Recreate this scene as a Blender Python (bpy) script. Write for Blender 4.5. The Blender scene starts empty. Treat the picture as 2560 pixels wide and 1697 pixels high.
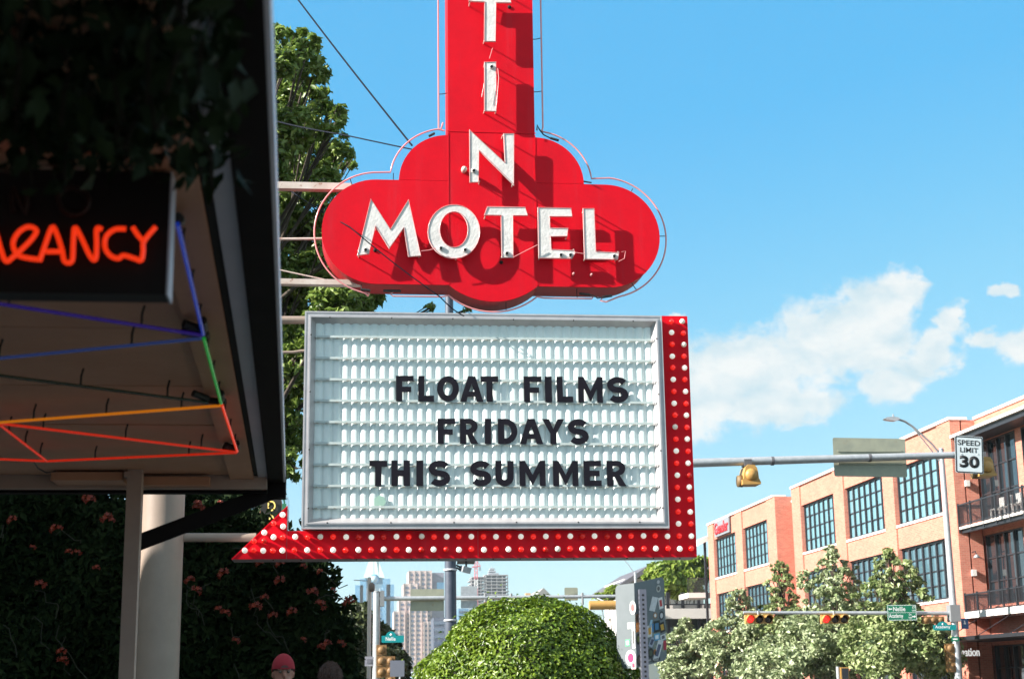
import bpy, bmesh, math, random
import numpy as np
from mathutils import Vector, Matrix
from mathutils.geometry import tessellate_polygon
PI = math.pi
random.seed(7); np.random.seed(7)
scene = bpy.context.scene
COL = scene.collection

# ------------------------------------------------------------------ camera
CAM_Z = 1.6
FPX = 3800.0; YAW = math.radians(6.5); TILT = math.atan(861.5 / FPX); ROLL = 0.014
Fh = Vector((math.sin(YAW), math.cos(YAW), 0)); ZU = Vector((0, 0, 1))
F_ = Fh * math.cos(TILT) + ZU * math.sin(TILT)
R0 = Vector((math.cos(YAW), -math.sin(YAW), 0)); U0 = R0.cross(F_)
R_ = R0 * math.cos(ROLL) - U0 * math.sin(ROLL)
U_ = U0 * math.cos(ROLL) + R0 * math.sin(ROLL)
CPOS = Vector((0, 0, CAM_Z))
cam = bpy.data.cameras.new('camera'); cam_o = bpy.data.objects.new('camera', cam); COL.objects.link(cam_o)
cam.sensor_width = 36.0; cam.lens = FPX / 2560 * 36; cam.clip_start = 0.05; cam.clip_end = 20000
M = Matrix.Identity(4)
for i in range(3):
    M[i][0] = R_[i]; M[i][1] = U_[i]; M[i][2] = -F_[i]; M[i][3] = CPOS[i]
cam_o.matrix_world = M
cam.dof.use_dof = True; cam.dof.focus_distance = 15.6; cam.dof.aperture_fstop = 6.3
scene.camera = cam_o

def P(px, py, y=None, z=None, x=None):
    """survey helper: the point of a real plane (y, z or x = const) seen at photo position px,py"""
    d = F_ * FPX + R_ * (px - 1280) + U_ * (848.5 - py)
    if y is not None: t = (y - CPOS.y) / d.y
    elif z is not None: t = (z - CPOS.z) / d.z
    else: t = (x - CPOS.x) / d.x
    return CPOS + d * t

# ------------------------------------------------------------------ sun, sky, exposure
SUN_T = Vector((1.0, 0.26, -0.58)).normalized()          # direction the light travels
SUN_EL = math.asin(-SUN_T.z); SUN_AZ = math.atan2(-SUN_T.x, -SUN_T.y)
sl = bpy.data.lights.new('sun', 'SUN'); sl.energy = 5.0; sl.angle = math.radians(0.53); sl.color = (1.0, 0.935, 0.86)
so = bpy.data.objects.new('sun', sl); COL.objects.link(so)
so.rotation_euler = SUN_T.to_track_quat('-Z', 'Y').to_euler(); so.location = (-30, -12, 30)
scene.view_settings.view_transform = 'Standard'; scene.view_settings.look = 'None'
scene.view_settings.exposure = 1.52; scene.view_settings.gamma = 1.0
scene.view_settings.use_curve_mapping = False
scene.cycles.use_denoising = True
scene.cycles.max_bounces = 6; scene.cycles.diffuse_bounces = 3; scene.cycles.glossy_bounces = 3
scene.cycles.transparent_max_bounces = 12; scene.cycles.transmission_bounces = 3
scene.cycles.caustics_reflective = False; scene.cycles.caustics_refractive = False
scene.cycles.sample_clamp_indirect = 6.0

world = bpy.data.worlds.new('World'); scene.world = world; world.use_nodes = True
def build_world():
    nt = world.node_tree; N = nt.nodes; L = nt.links; N.clear()
    out = N.new('ShaderNodeOutputWorld')
    def math_(op, a, b=None, c=None, clamp=False):
        n = N.new('ShaderNodeMath'); n.operation = op; n.use_clamp = clamp
        for i, v in enumerate((a, b, c)):
            if v is None: continue
            if isinstance(v, (int, float)): n.inputs[i].default_value = v
            else: L.new(v, n.inputs[i])
        return n.outputs[0]
    sky = N.new('ShaderNodeTexSky'); sky.sky_type = 'NISHITA'; sky.sun_disc = False
    sky.sun_elevation = SUN_EL; sky.sun_rotation = SUN_AZ
    sky.altitude = 150; sky.air_density = 1.0; sky.dust_density = 0.6; sky.ozone_density = 2.0
    tint = N.new('ShaderNodeMix'); tint.data_type = 'RGBA'; tint.blend_type = 'MULTIPLY'; tint.inputs[0].default_value = 1.0
    L.new(sky.outputs[0], tint.inputs[6]); tint.inputs[7].default_value = (0.80, 1.05, 1.04, 1)
    # film response of the sky: deeper cyan-blue overhead, soft shoulder towards the horizon
    pre = N.new('ShaderNodeVectorMath'); pre.operation = 'SCALE'; pre.inputs[3].default_value = 0.24 / 8.0; L.new(tint.outputs[2], pre.inputs[0])
    cv = N.new('ShaderNodeRGBCurve'); L.new(pre.outputs[0], cv.inputs[1])
    pts = [[(0.10, 0.045), (0.20, 0.100), (0.25, 0.110), (0.30, 0.16), (0.38, 0.25), (0.60, 0.43), (0.85, 0.63), (1.2, 0.95), (2.0, 2.0), (4.0, 4.6)],
           [(0.25, 0.25), (0.45, 0.49), (0.555, 0.52), (0.81, 0.67), (1.1, 0.79), (1.4, 0.95), (2.0, 1.9), (4.0, 4.4)],
           [(0.5, 0.60), (0.77, 0.90), (0.93, 0.935), (1.2, 0.965), (1.6, 1.05), (2.2, 2.0), (4.0, 4.2)]]
    for c, pl in zip(cv.mapping.curves[:3], pts):
        c.points[0].location = (0, 0); c.points[-1].location = (1, 1.0)
        for a, b in pl: q = c.points.new(a / 8, b / 8); q.handle_type = 'VECTOR'
    cv.mapping.update()
    post = N.new('ShaderNodeVectorMath'); post.operation = 'SCALE'; post.inputs[3].default_value = 8.0 * 2.87; L.new(cv.outputs[0], post.inputs[0])
    bg = N.new('ShaderNodeBackground'); bg.inputs[1].default_value = 0.12
    L.new(post.outputs[0], bg.inputs[0])
    # clouds: fair weather cumulus, laid out by azimuth and elevation on the sky itself
    tc = N.new('ShaderNodeTexCoord'); sep = N.new('ShaderNodeSeparateXYZ'); L.new(tc.outputs['Generated'], sep.inputs[0])
    az = math_('ARCTAN2', sep.outputs[0], sep.outputs[1]); el = math_('ARCSINE', sep.outputs[2])
    comb = N.new('ShaderNodeCombineXYZ'); L.new(az, comb.inputs[0]); L.new(el, comb.inputs[1])
    def noise(scale, detail, vec, dist=0.0, rough=0.55):
        n = N.new('ShaderNodeTexNoise'); n.inputs['Scale'].default_value = scale; n.inputs['Detail'].default_value = detail
        n.inputs['Roughness'].default_value = rough; n.inputs['Distortion'].default_value = dist
        L.new(vec, n.inputs['Vector']); return n.outputs['Fac']
    stretch = N.new('ShaderNodeMapping'); stretch.inputs['Scale'].default_value = (1.0, 1.35, 1); L.new(comb.outputs[0], stretch.inputs[0])
    fine = noise(58, 6, stretch.outputs[0], 0.25, 0.62); big = noise(16, 4, stretch.outputs[0], 0.2)
    def blob(a0, e0, ra, re):
        u = math_('DIVIDE', math_('SUBTRACT', az, a0), ra); v = math_('DIVIDE', math_('SUBTRACT', el, e0), re)
        return math_('SUBTRACT', 1.0, math_('SQRT', math_('ADD', math_('MULTIPLY', u, u), math_('MULTIPLY', v, v))))
    def pz(px, py):
        d = (F_ * FPX + R_ * (px - 1280) + U_ * (848.5 - py)).normalized()
        return math.atan2(d.x, d.y), math.asin(d.z)
    wn = N.new('ShaderNodeTexNoise'); wn.inputs['Scale'].default_value = 34; wn.inputs['Detail'].default_value = 6; wn.inputs['Roughness'].default_value = 0.62; L.new(comb.outputs[0], wn.inputs['Vector'])
    ws = N.new('ShaderNodeSeparateColor'); L.new(wn.outputs['Color'], ws.inputs[0])
    az0_, el0_ = az, el
    az = math_('ADD', az0_, math_('MULTIPLY', math_('SUBTRACT', ws.outputs[0], 0.5), 0.034)); el = math_('ADD', el0_, math_('MULTIPLY', math_('SUBTRACT', ws.outputs[1], 0.5), 0.026))
    blobs = [(1740, 970, 180, 130), (1890, 930, 180, 125), (2050, 855, 165, 115), (2180, 790, 115, 90), (2250, 728, 66, 66), (2150, 870, 150, 85), (1930, 1010, 230, 60),
             (2235, 965, 80, 65), (2310, 910, 85, 50), (2385, 800, 42, 50), (2350, 860, 60, 40), (2560, 870, 74, 46), (2470, 850, 55, 26), (2680, 830, 100, 60), (2512, 722, 46, 18),
             (1690, 792, 24, 10), (1600, 950, 150, 110), (3100, 900, 190, 90), (3400, 700, 120, 60)]
    acc = None
    for px, py, rx, ry in blobs:
        a0, e0 = pz(px, py)
        b = blob(a0, e0, rx / 3850, ry / 3850)
        acc = b if acc is None else math_('SMOOTH_MAX', acc, b, 0.25)
    # other scattered clouds all round the horizon, outside this stretch of sky too
    ring = math_('MULTIPLY', math_('SUBTRACT', noise(5.0, 3, stretch.outputs[0]), 0.60), 5.0)
    band = blob(0.0, 0.20, 99.0, 0.16)
    away = math_('GREATER_THAN', math_('ABSOLUTE', math_('SUBTRACT', az, 0.12)), 0.62)
    ring = math_('SUBTRACT', math_('MULTIPLY', math_('MULTIPLY', math_('MINIMUM', ring, 1.0), band), away), math_('MULTIPLY', math_('SUBTRACT', 1.0, away), 2.0))
    acc = math_('MAXIMUM', acc, ring)
    dens = math_('ADD', acc, math_('MULTIPLY', math_('SUBTRACT', fine, 0.5), 1.25))
    dens = math_('ADD', dens, math_('MULTIPLY', math_('SUBTRACT', big, 0.5), 0.7))
    mr = N.new('ShaderNodeMapRange'); mr.interpolation_type = 'SMOOTHSTEP'
    L.new(dens, mr.inputs[0]); mr.inputs[1].default_value = -0.16; mr.inputs[2].default_value = 0.40; mr.inputs[4].default_value = 0.93
    # billows: thick parts lit on the sun's (left, upper) side
    off = N.new('ShaderNodeVectorMath'); off.operation = 'ADD'; L.new(stretch.outputs[0], off.inputs[0]); off.inputs[1].default_value = (-0.012, 0.016, 0)
    fine2 = noise(30, 5, off.outputs[0], 0.25); fine3 = noise(30, 5, stretch.outputs[0], 0.25)
    sh = math_('ADD', 0.62, math_('MULTIPLY', math_('SUBTRACT', fine3, fine2), 2.6), clamp=True)
    ramp = N.new('ShaderNodeMix'); ramp.data_type = 'RGBA'; L.new(sh, ramp.inputs[0])
    ramp.inputs[6].default_value = (0.64, 0.81, 0.88, 1); ramp.inputs[7].default_value = (0.98, 0.99, 0.97, 1)
    cb = N.new('ShaderNodeBackground'); L.new(ramp.outputs[2], cb.inputs[0]); cb.inputs[1].default_value = 0.335
    mx = N.new('ShaderNodeMixShader'); L.new(mr.outputs[0], mx.inputs[0]); L.new(bg.outputs[0], mx.inputs[1]); L.new(cb.outputs[0], mx.inputs[2])
    L.new(mx.outputs[0], out.inputs[0])
build_world()

# ------------------------------------------------------------------ materials
MATS = {}
def mat(name, c, c2=None, streak=None, rough=0.6, metal=0.0, scale=8.0, bump=0.0, bscale=60.0, emit=None, estr=0.0, spec=0.5, island=False, trans=0.0, alpha=1.0, stain=None, coat=0.0):
    if name in MATS: return MATS[name]
    m = bpy.data.materials.new(name); m.use_nodes = True; nt = m.node_tree; N = nt.nodes; L = nt.links
    b = N['Principled BSDF']; out = N['Material Output']
    b.inputs['Roughness'].default_value = rough; b.inputs['Metallic'].default_value = metal
    b.inputs['Specular IOR Level'].default_value = spec; b.inputs['Alpha'].default_value = alpha
    b.inputs['Coat Weight'].default_value = coat
    b.inputs['Base Color'].default_value = (*c, 1)
    tc = N.new('ShaderNodeTexCoord')
    col = None
    if c2 is not None:
        mx = N.new('ShaderNodeMix'); mx.data_type = 'RGBA'; mx.inputs[6].default_value = (*c, 1); mx.inputs[7].default_value = (*c2, 1)
        if island:
            g = N.new('ShaderNodeNewGeometry'); L.new(g.outputs['Random Per Island'], mx.inputs[0])
        else:
            n = N.new('ShaderNodeTexNoise'); n.inputs['Scale'].default_value = scale; n.inputs['Detail'].default_value = 6; n.inputs['Roughness'].default_value = 0.65
            L.new(tc.outputs['Object'], n.inputs['Vector'])
            cr = N.new('ShaderNodeMapRange'); L.new(n.outputs['Fac'], cr.inputs[0]); cr.inputs[1].default_value = 0.33; cr.inputs[2].default_value = 0.67
            L.new(cr.outputs[0], mx.inputs[0])
        col = mx.outputs[2]
    if stain is not None:                                 # rust or dirt flecks with a shape of their own
        n2 = N.new('ShaderNodeTexNoise'); n2.inputs['Scale'].default_value = stain[1]; n2.inputs['Detail'].default_value = 8; n2.inputs['Roughness'].default_value = 0.7
        L.new(tc.outputs['Object'], n2.inputs['Vector'])
        cr2 = N.new('ShaderNodeMapRange'); L.new(n2.outputs['Fac'], cr2.inputs[0]); cr2.inputs[1].default_value = stain[2]; cr2.inputs[2].default_value = stain[2] + 0.08
        mx2 = N.new('ShaderNodeMix'); mx2.data_type = 'RGBA'; L.new(cr2.outputs[0], mx2.inputs[0]); mx2.inputs[7].default_value = (*stain[0], 1)
        if col is not None: L.new(col, mx2.inputs[6])
        else: mx2.inputs[6].default_value = (*c, 1)
        col = mx2.outputs[2]
    if streak is not None:                                # chalky run-down streaks of faded paint
        mp = N.new('ShaderNodeMapping'); mp.inputs['Scale'].default_value = (9.0, 9.0, 0.55); L.new(tc.outputs['Object'], mp.inputs[0])
        n4 = N.new('ShaderNodeTexNoise'); n4.inputs['Scale'].default_value = 1.0; n4.inputs['Detail'].default_value = 7; n4.inputs['Roughness'].default_value = 0.7; L.new(mp.outputs[0], n4.inputs['Vector'])
        cr4 = N.new('ShaderNodeMapRange'); L.new(n4.outputs['Fac'], cr4.inputs[0]); cr4.inputs[1].default_value = 0.52; cr4.inputs[2].default_value = 0.78; cr4.inputs[4].default_value = 0.75
        mx4 = N.new('ShaderNodeMix'); mx4.data_type = 'RGBA'; L.new(cr4.outputs[0], mx4.inputs[0]); mx4.inputs[7].default_value = (*streak, 1); L.new(col, mx4.inputs[6]); col = mx4.outputs[2]
    if col is not None: L.new(col, b.inputs['Base Color'])
    if bump > 0:
        n3 = N.new('ShaderNodeTexNoise'); n3.inputs['Scale'].default_value = bscale; n3.inputs['Detail'].default_value = 5
        L.new(tc.outputs['Object'], n3.inputs['Vector'])
        bp = N.new('ShaderNodeBump'); bp.inputs['Strength'].default_value = bump; bp.inputs['Distance'].default_value = 0.02
        L.new(n3.outputs['Fac'], bp.inputs['Height']); L.new(bp.outputs[0], b.inputs['Normal'])
    if emit is not None:
        b.inputs['Emission Color'].default_value = (*emit, 1); b.inputs['Emission Strength'].default_value = estr
    if trans > 0:                                          # thin leaf: light passes through
        t = N.new('ShaderNodeBsdfTranslucent'); t.inputs[0].default_value = (*[min(1, v * 1.4) for v in c], 1)
        if col is not None: L.new(col, t.inputs[0])
        ms = N.new('ShaderNodeMixShader'); ms.inputs[0].default_value = trans
        L.new(b.outputs[0], ms.inputs[1]); L.new(t.outputs[0], ms.inputs[2]); L.new(ms.outputs[0], out.inputs[0])
    MATS[name] = m; return m

def brick_mat(name, c1, c2, mortar, bw=0.22, bh=0.076):
    m = bpy.data.materials.new(name); m.use_nodes = True; nt = m.node_tree; N = nt.nodes; L = nt.links
    b = N['Principled BSDF']; b.inputs['Roughness'].default_value = 0.85
    tc = N.new('ShaderNodeTexCoord'); s = N.new('ShaderNodeSeparateXYZ'); L.new(tc.outputs['Object'], s.inputs[0])
    a = N.new('ShaderNodeMath'); a.operation = 'ADD'; L.new(s.outputs[0], a.inputs[0]); L.new(s.outputs[1], a.inputs[1])
    c = N.new('ShaderNodeCombineXYZ'); L.new(a.outputs[0], c.inputs[0]); L.new(s.outputs[2], c.inputs[1])
    t = N.new('ShaderNodeTexBrick'); L.new(c.outputs[0], t.inputs['Vector']); t.inputs['Scale'].default_value = 1.0
    t.inputs['Color1'].default_value = (*c1, 1); t.inputs['Color2'].default_value = (*c2, 1); t.inputs['Mortar'].default_value = (*mortar, 1)
    t.inputs['Brick Width'].default_value = bw; t.inputs['Row Height'].default_value = bh; t.inputs['Mortar Size'].default_value = 0.006
    n = N.new('ShaderNodeTexNoise'); n.inputs['Scale'].default_value = 0.9; n.inputs['Detail'].default_value = 5; L.new(tc.outputs['Object'], n.inputs['Vector'])
    mr = N.new('ShaderNodeMapRange'); L.new(n.outputs['Fac'], mr.inputs[0]); mr.inputs[3].default_value = 0.8; mr.inputs[4].default_value = 1.18
    mx = N.new('ShaderNodeMix'); mx.data_type = 'RGBA'; mx.blend_type = 'MULTIPLY'; mx.inputs[0].default_value = 1
    L.new(t.outputs[0], mx.inputs[6]); L.new(mr.outputs[0], mx.inputs[7]); L.new(mx.outputs[2], b.inputs['Base Color'])
    bp = N.new('ShaderNodeBump'); bp.inputs['Strength'].default_value = 0.5; bp.inputs['Distance'].default_value = 0.01; bp.invert = True
    L.new(t.outputs['Fac'], bp.inputs['Height']); L.new(bp.outputs[0], b.inputs['Normal'])
    return m

def glass_mat(name, c, rough=0.04):
    m = bpy.data.materials.new(name); m.use_nodes = True; N = m.node_tree.nodes; L = m.node_tree.links
    b = N['Principled BSDF']; b.inputs['Base Color'].default_value = (*c, 1); b.inputs['Roughness'].default_value = rough
    b.inputs['Specular IOR Level'].default_value = 0.9; b.inputs['IOR'].default_value = 1.7
    tc = N.new('ShaderNodeTexCoord'); n = N.new('ShaderNodeTexNoise'); n.inputs['Scale'].default_value = 0.6; L.new(tc.outputs['Object'], n.inputs['Vector'])
    bp = N.new('ShaderNodeBump'); bp.inputs['Strength'].default_value = 0.12; bp.inputs['Distance'].default_value = 0.05
    L.new(n.outputs['Fac'], bp.inputs['Height']); L.new(bp.outputs[0], b.inputs['Normal'])
    return m

RED = mat('red_enamel', (0.64, 0.003, 0.014), (0.53, 0.004, 0.014), rough=0.5, scale=2.2, bump=0.10, bscale=70, spec=0.12, streak=(0.50, 0.022, 0.035))
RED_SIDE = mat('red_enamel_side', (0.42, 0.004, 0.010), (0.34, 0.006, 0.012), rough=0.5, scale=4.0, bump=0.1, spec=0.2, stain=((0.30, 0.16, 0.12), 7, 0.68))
WHITE_LET = mat('white_letter_paint', (0.72, 0.70, 0.67), (0.56, 0.54, 0.52), rough=0.55, scale=9, bump=0.2, bscale=40, stain=((0.40, 0.20, 0.13), 18, 0.67))
NEON_OFF = mat('unlit_pink_neon', (0.72, 0.24, 0.24), (0.70, 0.32, 0.32), rough=0.2, scale=3)
BLACK = mat('black_rubber', (0.012, 0.012, 0.013), (0.02, 0.02, 0.02), rough=0.55)
HOLE = mat('dark_hole', (0.004, 0.004, 0.004), rough=0.9)  # near-black solids standing in for the shade inside holes and gaps
ALU = mat('brushed_aluminium', (0.52, 0.50, 0.50), (0.42, 0.40, 0.41), rough=0.38, metal=0.35, scale=5, bump=0.06, bscale=120, stain=((0.25, 0.18, 0.15), 16, 0.72))
PANEL = mat('translucent_white_panel', (0.78, 0.85, 0.83), (0.73, 0.81, 0.785), rough=0.25, scale=1.6, stain=((0.60, 0.66, 0.64), 5, 0.66))
RAIL = mat('clear_rail_plastic', (0.50, 0.57, 0.56), (0.44, 0.50, 0.48), rough=0.3, scale=9, stain=((0.26, 0.20, 0.14), 38, 0.68))
LETTER = mat('black_letter_plastic', (0.006, 0.005, 0.009), (0.013, 0.011, 0.017), rough=0.5, scale=6, spec=0.15)
BULB_W = mat('white_bulb_glass', (0.86, 0.84, 0.78), rough=0.25, spec=0.5, emit=(1.0, 0.93, 0.80), estr=0.15)
BULB_R = mat('red_bulb_glass', (0.70, 0.010, 0.008), rough=0.10, spec=0.6, coat=0.3, emit=(1.0, 0.02, 0.01), estr=0.20)
CREAM = mat('cream_painted_steel', (0.29, 0.225, 0.18), (0.25, 0.195, 0.155), rough=0.5, scale=4, bump=0.05)
RUSTW = mat('rusty_white_steel', (0.62, 0.55, 0.50), (0.50, 0.40, 0.34), rough=0.6, scale=6, stain=((0.24, 0.08, 0.03), 14, 0.58))
POLE = mat('blue_grey_steel', (0.045, 0.06, 0.09), (0.065, 0.08, 0.11), rough=0.5, scale=6)
WIRE = mat('dark_cable', (0.010, 0.012, 0.020), rough=0.8, spec=0.1)
GALV = mat('galvanised_steel', (0.46, 0.48, 0.50), (0.36, 0.38, 0.40), rough=0.42, metal=0.4, scale=10)
SOFFIT = mat('brown_soffit_paint', (0.47, 0.235, 0.14), (0.41, 0.20, 0.115), rough=0.65, scale=4, bump=0.08, stain=((0.20, 0.11, 0.07), 6, 0.70))
DARKFASCIA = mat('dark_brown_fascia', (0.007, 0.005, 0.005), (0.011, 0.008, 0.008), rough=0.75, scale=6, spec=0.08)
STRIP = mat('grey_metal_strip', (0.40, 0.39, 0.44), (0.34, 0.33, 0.38), rough=0.4, scale=3)
POSTC = mat('taupe_post_paint', (0.40, 0.29, 0.24), (0.35, 0.25, 0.21), rough=0.6, scale=6)
YELLOW = mat('signal_yellow', (0.46, 0.26, 0.07), (0.38, 0.21, 0.06), rough=0.5, scale=6)
SIGNBACK = mat('bare_sign_back', (0.36, 0.36, 0.27), (0.28, 0.29, 0.23), rough=0.5, metal=0.3, scale=3, stain=((0.30, 0.25, 0.17), 4, 0.62))
SIGNWHITE = mat('sign_white', (0.60, 0.66, 0.68), (0.55, 0.61, 0.64), rough=0.4)
SIGNGREEN = mat('sign_green', (0.0, 0.16, 0.085), (0.0, 0.14, 0.075), rough=0.4)
SIGNTEAL = mat('sign_teal', (0.0, 0.24, 0.25), (0.0, 0.21, 0.23), rough=0.4)
LEGEND_W = mat('legend_white', (0.8, 0.8, 0.8), rough=0.5)
CONCRETE = mat('pale_concrete', (0.62, 0.57, 0.52), (0.52, 0.48, 0.45), rough=0.8, scale=0.6, bump=0.1)
COPING = mat('white_coping', (0.72, 0.68, 0.64), (0.66, 0.62, 0.58), rough=0.6)
BLKSTEEL = mat('black_steel', (0.016, 0.017, 0.021), (0.024, 0.025, 0.03), rough=0.45)
BRICK = brick_mat('orange_brick', (0.58, 0.205, 0.140), (0.46, 0.145, 0.098), (0.52, 0.29, 0.22))
GLASS = glass_mat('window_glass', (0.15, 0.29, 0.34))  # pale blue base puts the reflected sky into the glass colour
MIDGLASS = glass_mat('mid_window_glass', (0.07, 0.135, 0.165))
DARKGLASS = glass_mat('dark_window_glass', (0.012, 0.02, 0.026))

# ------------------------------------------------------------------ mesh builder
class MB:
    def __init__(s): s.v = []; s.f = []; s.sm = []
    def add(s, vs, fs, smooth=False):
        o = len(s.v); s.v += [tuple(v) for v in vs]; s.f += [tuple(i + o for i in f) for f in fs]; s.sm += [smooth] * len(fs); return s
    def box(s, a, b):
        x0, y0, z0 = [min(a[i], b[i]) for i in range(3)]; x1, y1, z1 = [max(a[i], b[i]) for i in range(3)]
        return s.add([(x0, y0, z0), (x1, y0, z0), (x1, y1, z0), (x0, y1, z0), (x0, y0, z1), (x1, y0, z1), (x1, y1, z1), (x0, y1, z1)],
                     [(0, 3, 2, 1), (4, 5, 6, 7), (0, 1, 5, 4), (1, 2, 6, 5), (2, 3, 7, 6), (3, 0, 4, 7)])
    def beam(s, a, b, w, h, up=(0, 0, 1)):
        a = Vector(a); b = Vector(b); d = (b - a).normalized(); u = Vector(up)
        sd = d.cross(u).normalized(); u = sd.cross(d).normalized()
        q = [sd * (-w / 2) + u * (-h / 2), sd * (w / 2) + u * (-h / 2), sd * (w / 2) + u * (h / 2), sd * (-w / 2) + u * (h / 2)]
        return s.add([a + k for k in q] + [b + k for k in q], [(0, 1, 2, 3), (7, 6, 5, 4), (0, 4, 5, 1), (1, 5, 6, 2), (2, 6, 7, 3), (3, 7, 4, 0)])
    def tube(s, pts, r, seg=8, cap=True, r2=None):
        pts = [Vector(p) for p in pts]; n = len(pts); rings = []
        prev = None
        for i, p in enumerate(pts):
            d = (pts[min(i + 1, n - 1)] - pts[max(i - 1, 0)]).normalized()
            if prev is None:
                a = Vector((0, 0, 1)) if abs(d.z) < 0.9 else Vector((1, 0, 0))
                u = d.cross(a).normalized()
            else:
                u = (prev - d * prev.dot(d)).normalized()
            prev = u; w = d.cross(u)
            rr = r if r2 is None else r + (r2 - r) * i / max(1, n - 1)
            rings.append([p + (u * math.cos(2 * PI * k / seg) + w * math.sin(2 * PI * k / seg)) * rr for k in range(seg)])
        vs = [q for ring in rings for q in ring]
        fs = [(i * seg + k, i * seg + (k + 1) % seg, (i + 1) * seg + (k + 1) % seg, (i + 1) * seg + k) for i in range(n - 1) for k in range(seg)]
        s.add(vs, fs, True)
        if cap:
            s.add(rings[0], [tuple(reversed(range(seg)))]); s.add(rings[-1], [tuple(range(seg))])
        return s
    def prism(s, loops, fn, d0, d1):
        """loops: 2D outlines (first outer, then holes); fn(u, v, d) -> 3D; closed solid between depth d0 and d1"""
        flat = [p for lp in loops for p in lp]
        tris = tessellate_polygon([[Vector((p[0], p[1], 0)) for p in lp] for lp in loops])
        n = len(flat)
        vs = [fn(p[0], p[1], d0) for p in flat] + [fn(p[0], p[1], d1) for p in flat]
        fs = [tuple(t) for t in tris] + [tuple(i + n for i in reversed(t)) for t in tris]
        o = 0
        for lp in loops:
            m = len(lp)
            fs += [(o + i, o + (i + 1) % m, o + (i + 1) % m + n, o + i + n) for i in range(m)]
            o += m
        return s.add(vs, fs)
    def lathe(s, prof, c, axis='z', seg=16, smooth=True):
        c = Vector(c); vs = []
        for r, h in prof:
            for k in range(seg):
                a = 2 * PI * k / seg; u, v = r * math.cos(a), r * math.sin(a)
                vs.append(c + (Vector((u, v, h)) if axis == 'z' else Vector((u, h, v)) if axis == 'y' else Vector((h, u, v))))
        n = len(prof)
        fs = [(i * seg + k, i * seg + (k + 1) % seg, (i + 1) * seg + (k + 1) % seg, (i + 1) * seg + k) for i in range(n - 1) for k in range(seg)]
        fs += [tuple(reversed(range(seg))), tuple(range((n - 1) * seg, n * seg))]
        return s.add(vs, fs, smooth)
    def mesh(s, name, m, recalc=True):
        me = bpy.data.meshes.new(name); me.from_pydata(s.v, [], s.f)
        me.polygons.foreach_set('use_smooth', s.sm)
        if recalc:
            bm = bmesh.new(); bm.from_mesh(me); bmesh.ops.recalc_face_normals(bm, faces=bm.faces); bm.to_mesh(me); bm.free()
        me.materials.append(m); me.update(); return me
    def build(s, name, m, parent=None, recalc=True):
        return link(name, s.mesh(name, m, recalc), parent)
def link(name, me, parent=None, loc=None):
    o = bpy.data.objects.new(name, me); COL.objects.link(o)
    if parent is not None: o.parent = parent
    if loc is not None: o.location = loc
    return o
def tag(o, label=None, cat=None, group=None, kind=None):
    if label: o['label'] = label
    if cat: o['category'] = cat
    if group: o['group'] = group
    if kind: o['kind'] = kind
    return o
def thing(name, label, cat, loc=(0, 0, 0), group=None):
    """an Empty; parts keep world coordinates, so the Empty sits at the origin of the survey unless moved"""
    o = bpy.data.objects.new(name, None); COL.objects.link(o); o.location = loc; o.empty_display_size = 0.2
    return tag(o, label, cat, group)
def sub(o, base):
    """put an Empty's base where the thing stands while its parts keep their places"""
    o.location = base
    for c in o.children: c.matrix_parent_inverse = Matrix.Translation(-Vector(base))
def text_mesh(txt, w, h, depth, m, bold=0.0, name='lettering'):
    """lettering standing in the x-z plane, origin at its lower left, facing -y"""
    cu = bpy.data.curves.new('t', 'FONT'); cu.body = txt; cu.offset = bold; cu.resolution_u = 4
    o = bpy.data.objects.new('t', cu); COL.objects.link(o)
    dg = bpy.context.evaluated_depsgraph_get(); me = bpy.data.meshes.new_from_object(o.evaluated_get(dg))
    bpy.data.objects.remove(o); bpy.data.curves.remove(cu)
    xs = [v.co.x for v in me.vertices]; ys = [v.co.y for v in me.vertices]
    x0, x1, y0, y1 = min(xs), max(xs), min(ys), max(ys)
    bm = bmesh.new(); bm.from_mesh(me); bpy.data.meshes.remove(me)
    sx = w / (x1 - x0) if w else h / (y1 - y0)
    for v in bm.verts: v.co = Vector(((v.co.x - x0) * sx, 0, (v.co.y - y0) * h / (y1 - y0)))
    if depth > 0:
        bmesh.ops.remove_doubles(bm, verts=bm.verts, dist=1e-6)
        g = bmesh.ops.extrude_face_region(bm, geom=bm.faces[:])
        for e in g['geom']:
            if isinstance(e, bmesh.types.BMVert): e.co.y -= depth
    bmesh.ops.recalc_face_normals(bm, faces=bm.faces)
    me = bpy.data.meshes.new(name); bm.to_mesh(me); bm.free(); me.materials.append(m); return me
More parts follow.
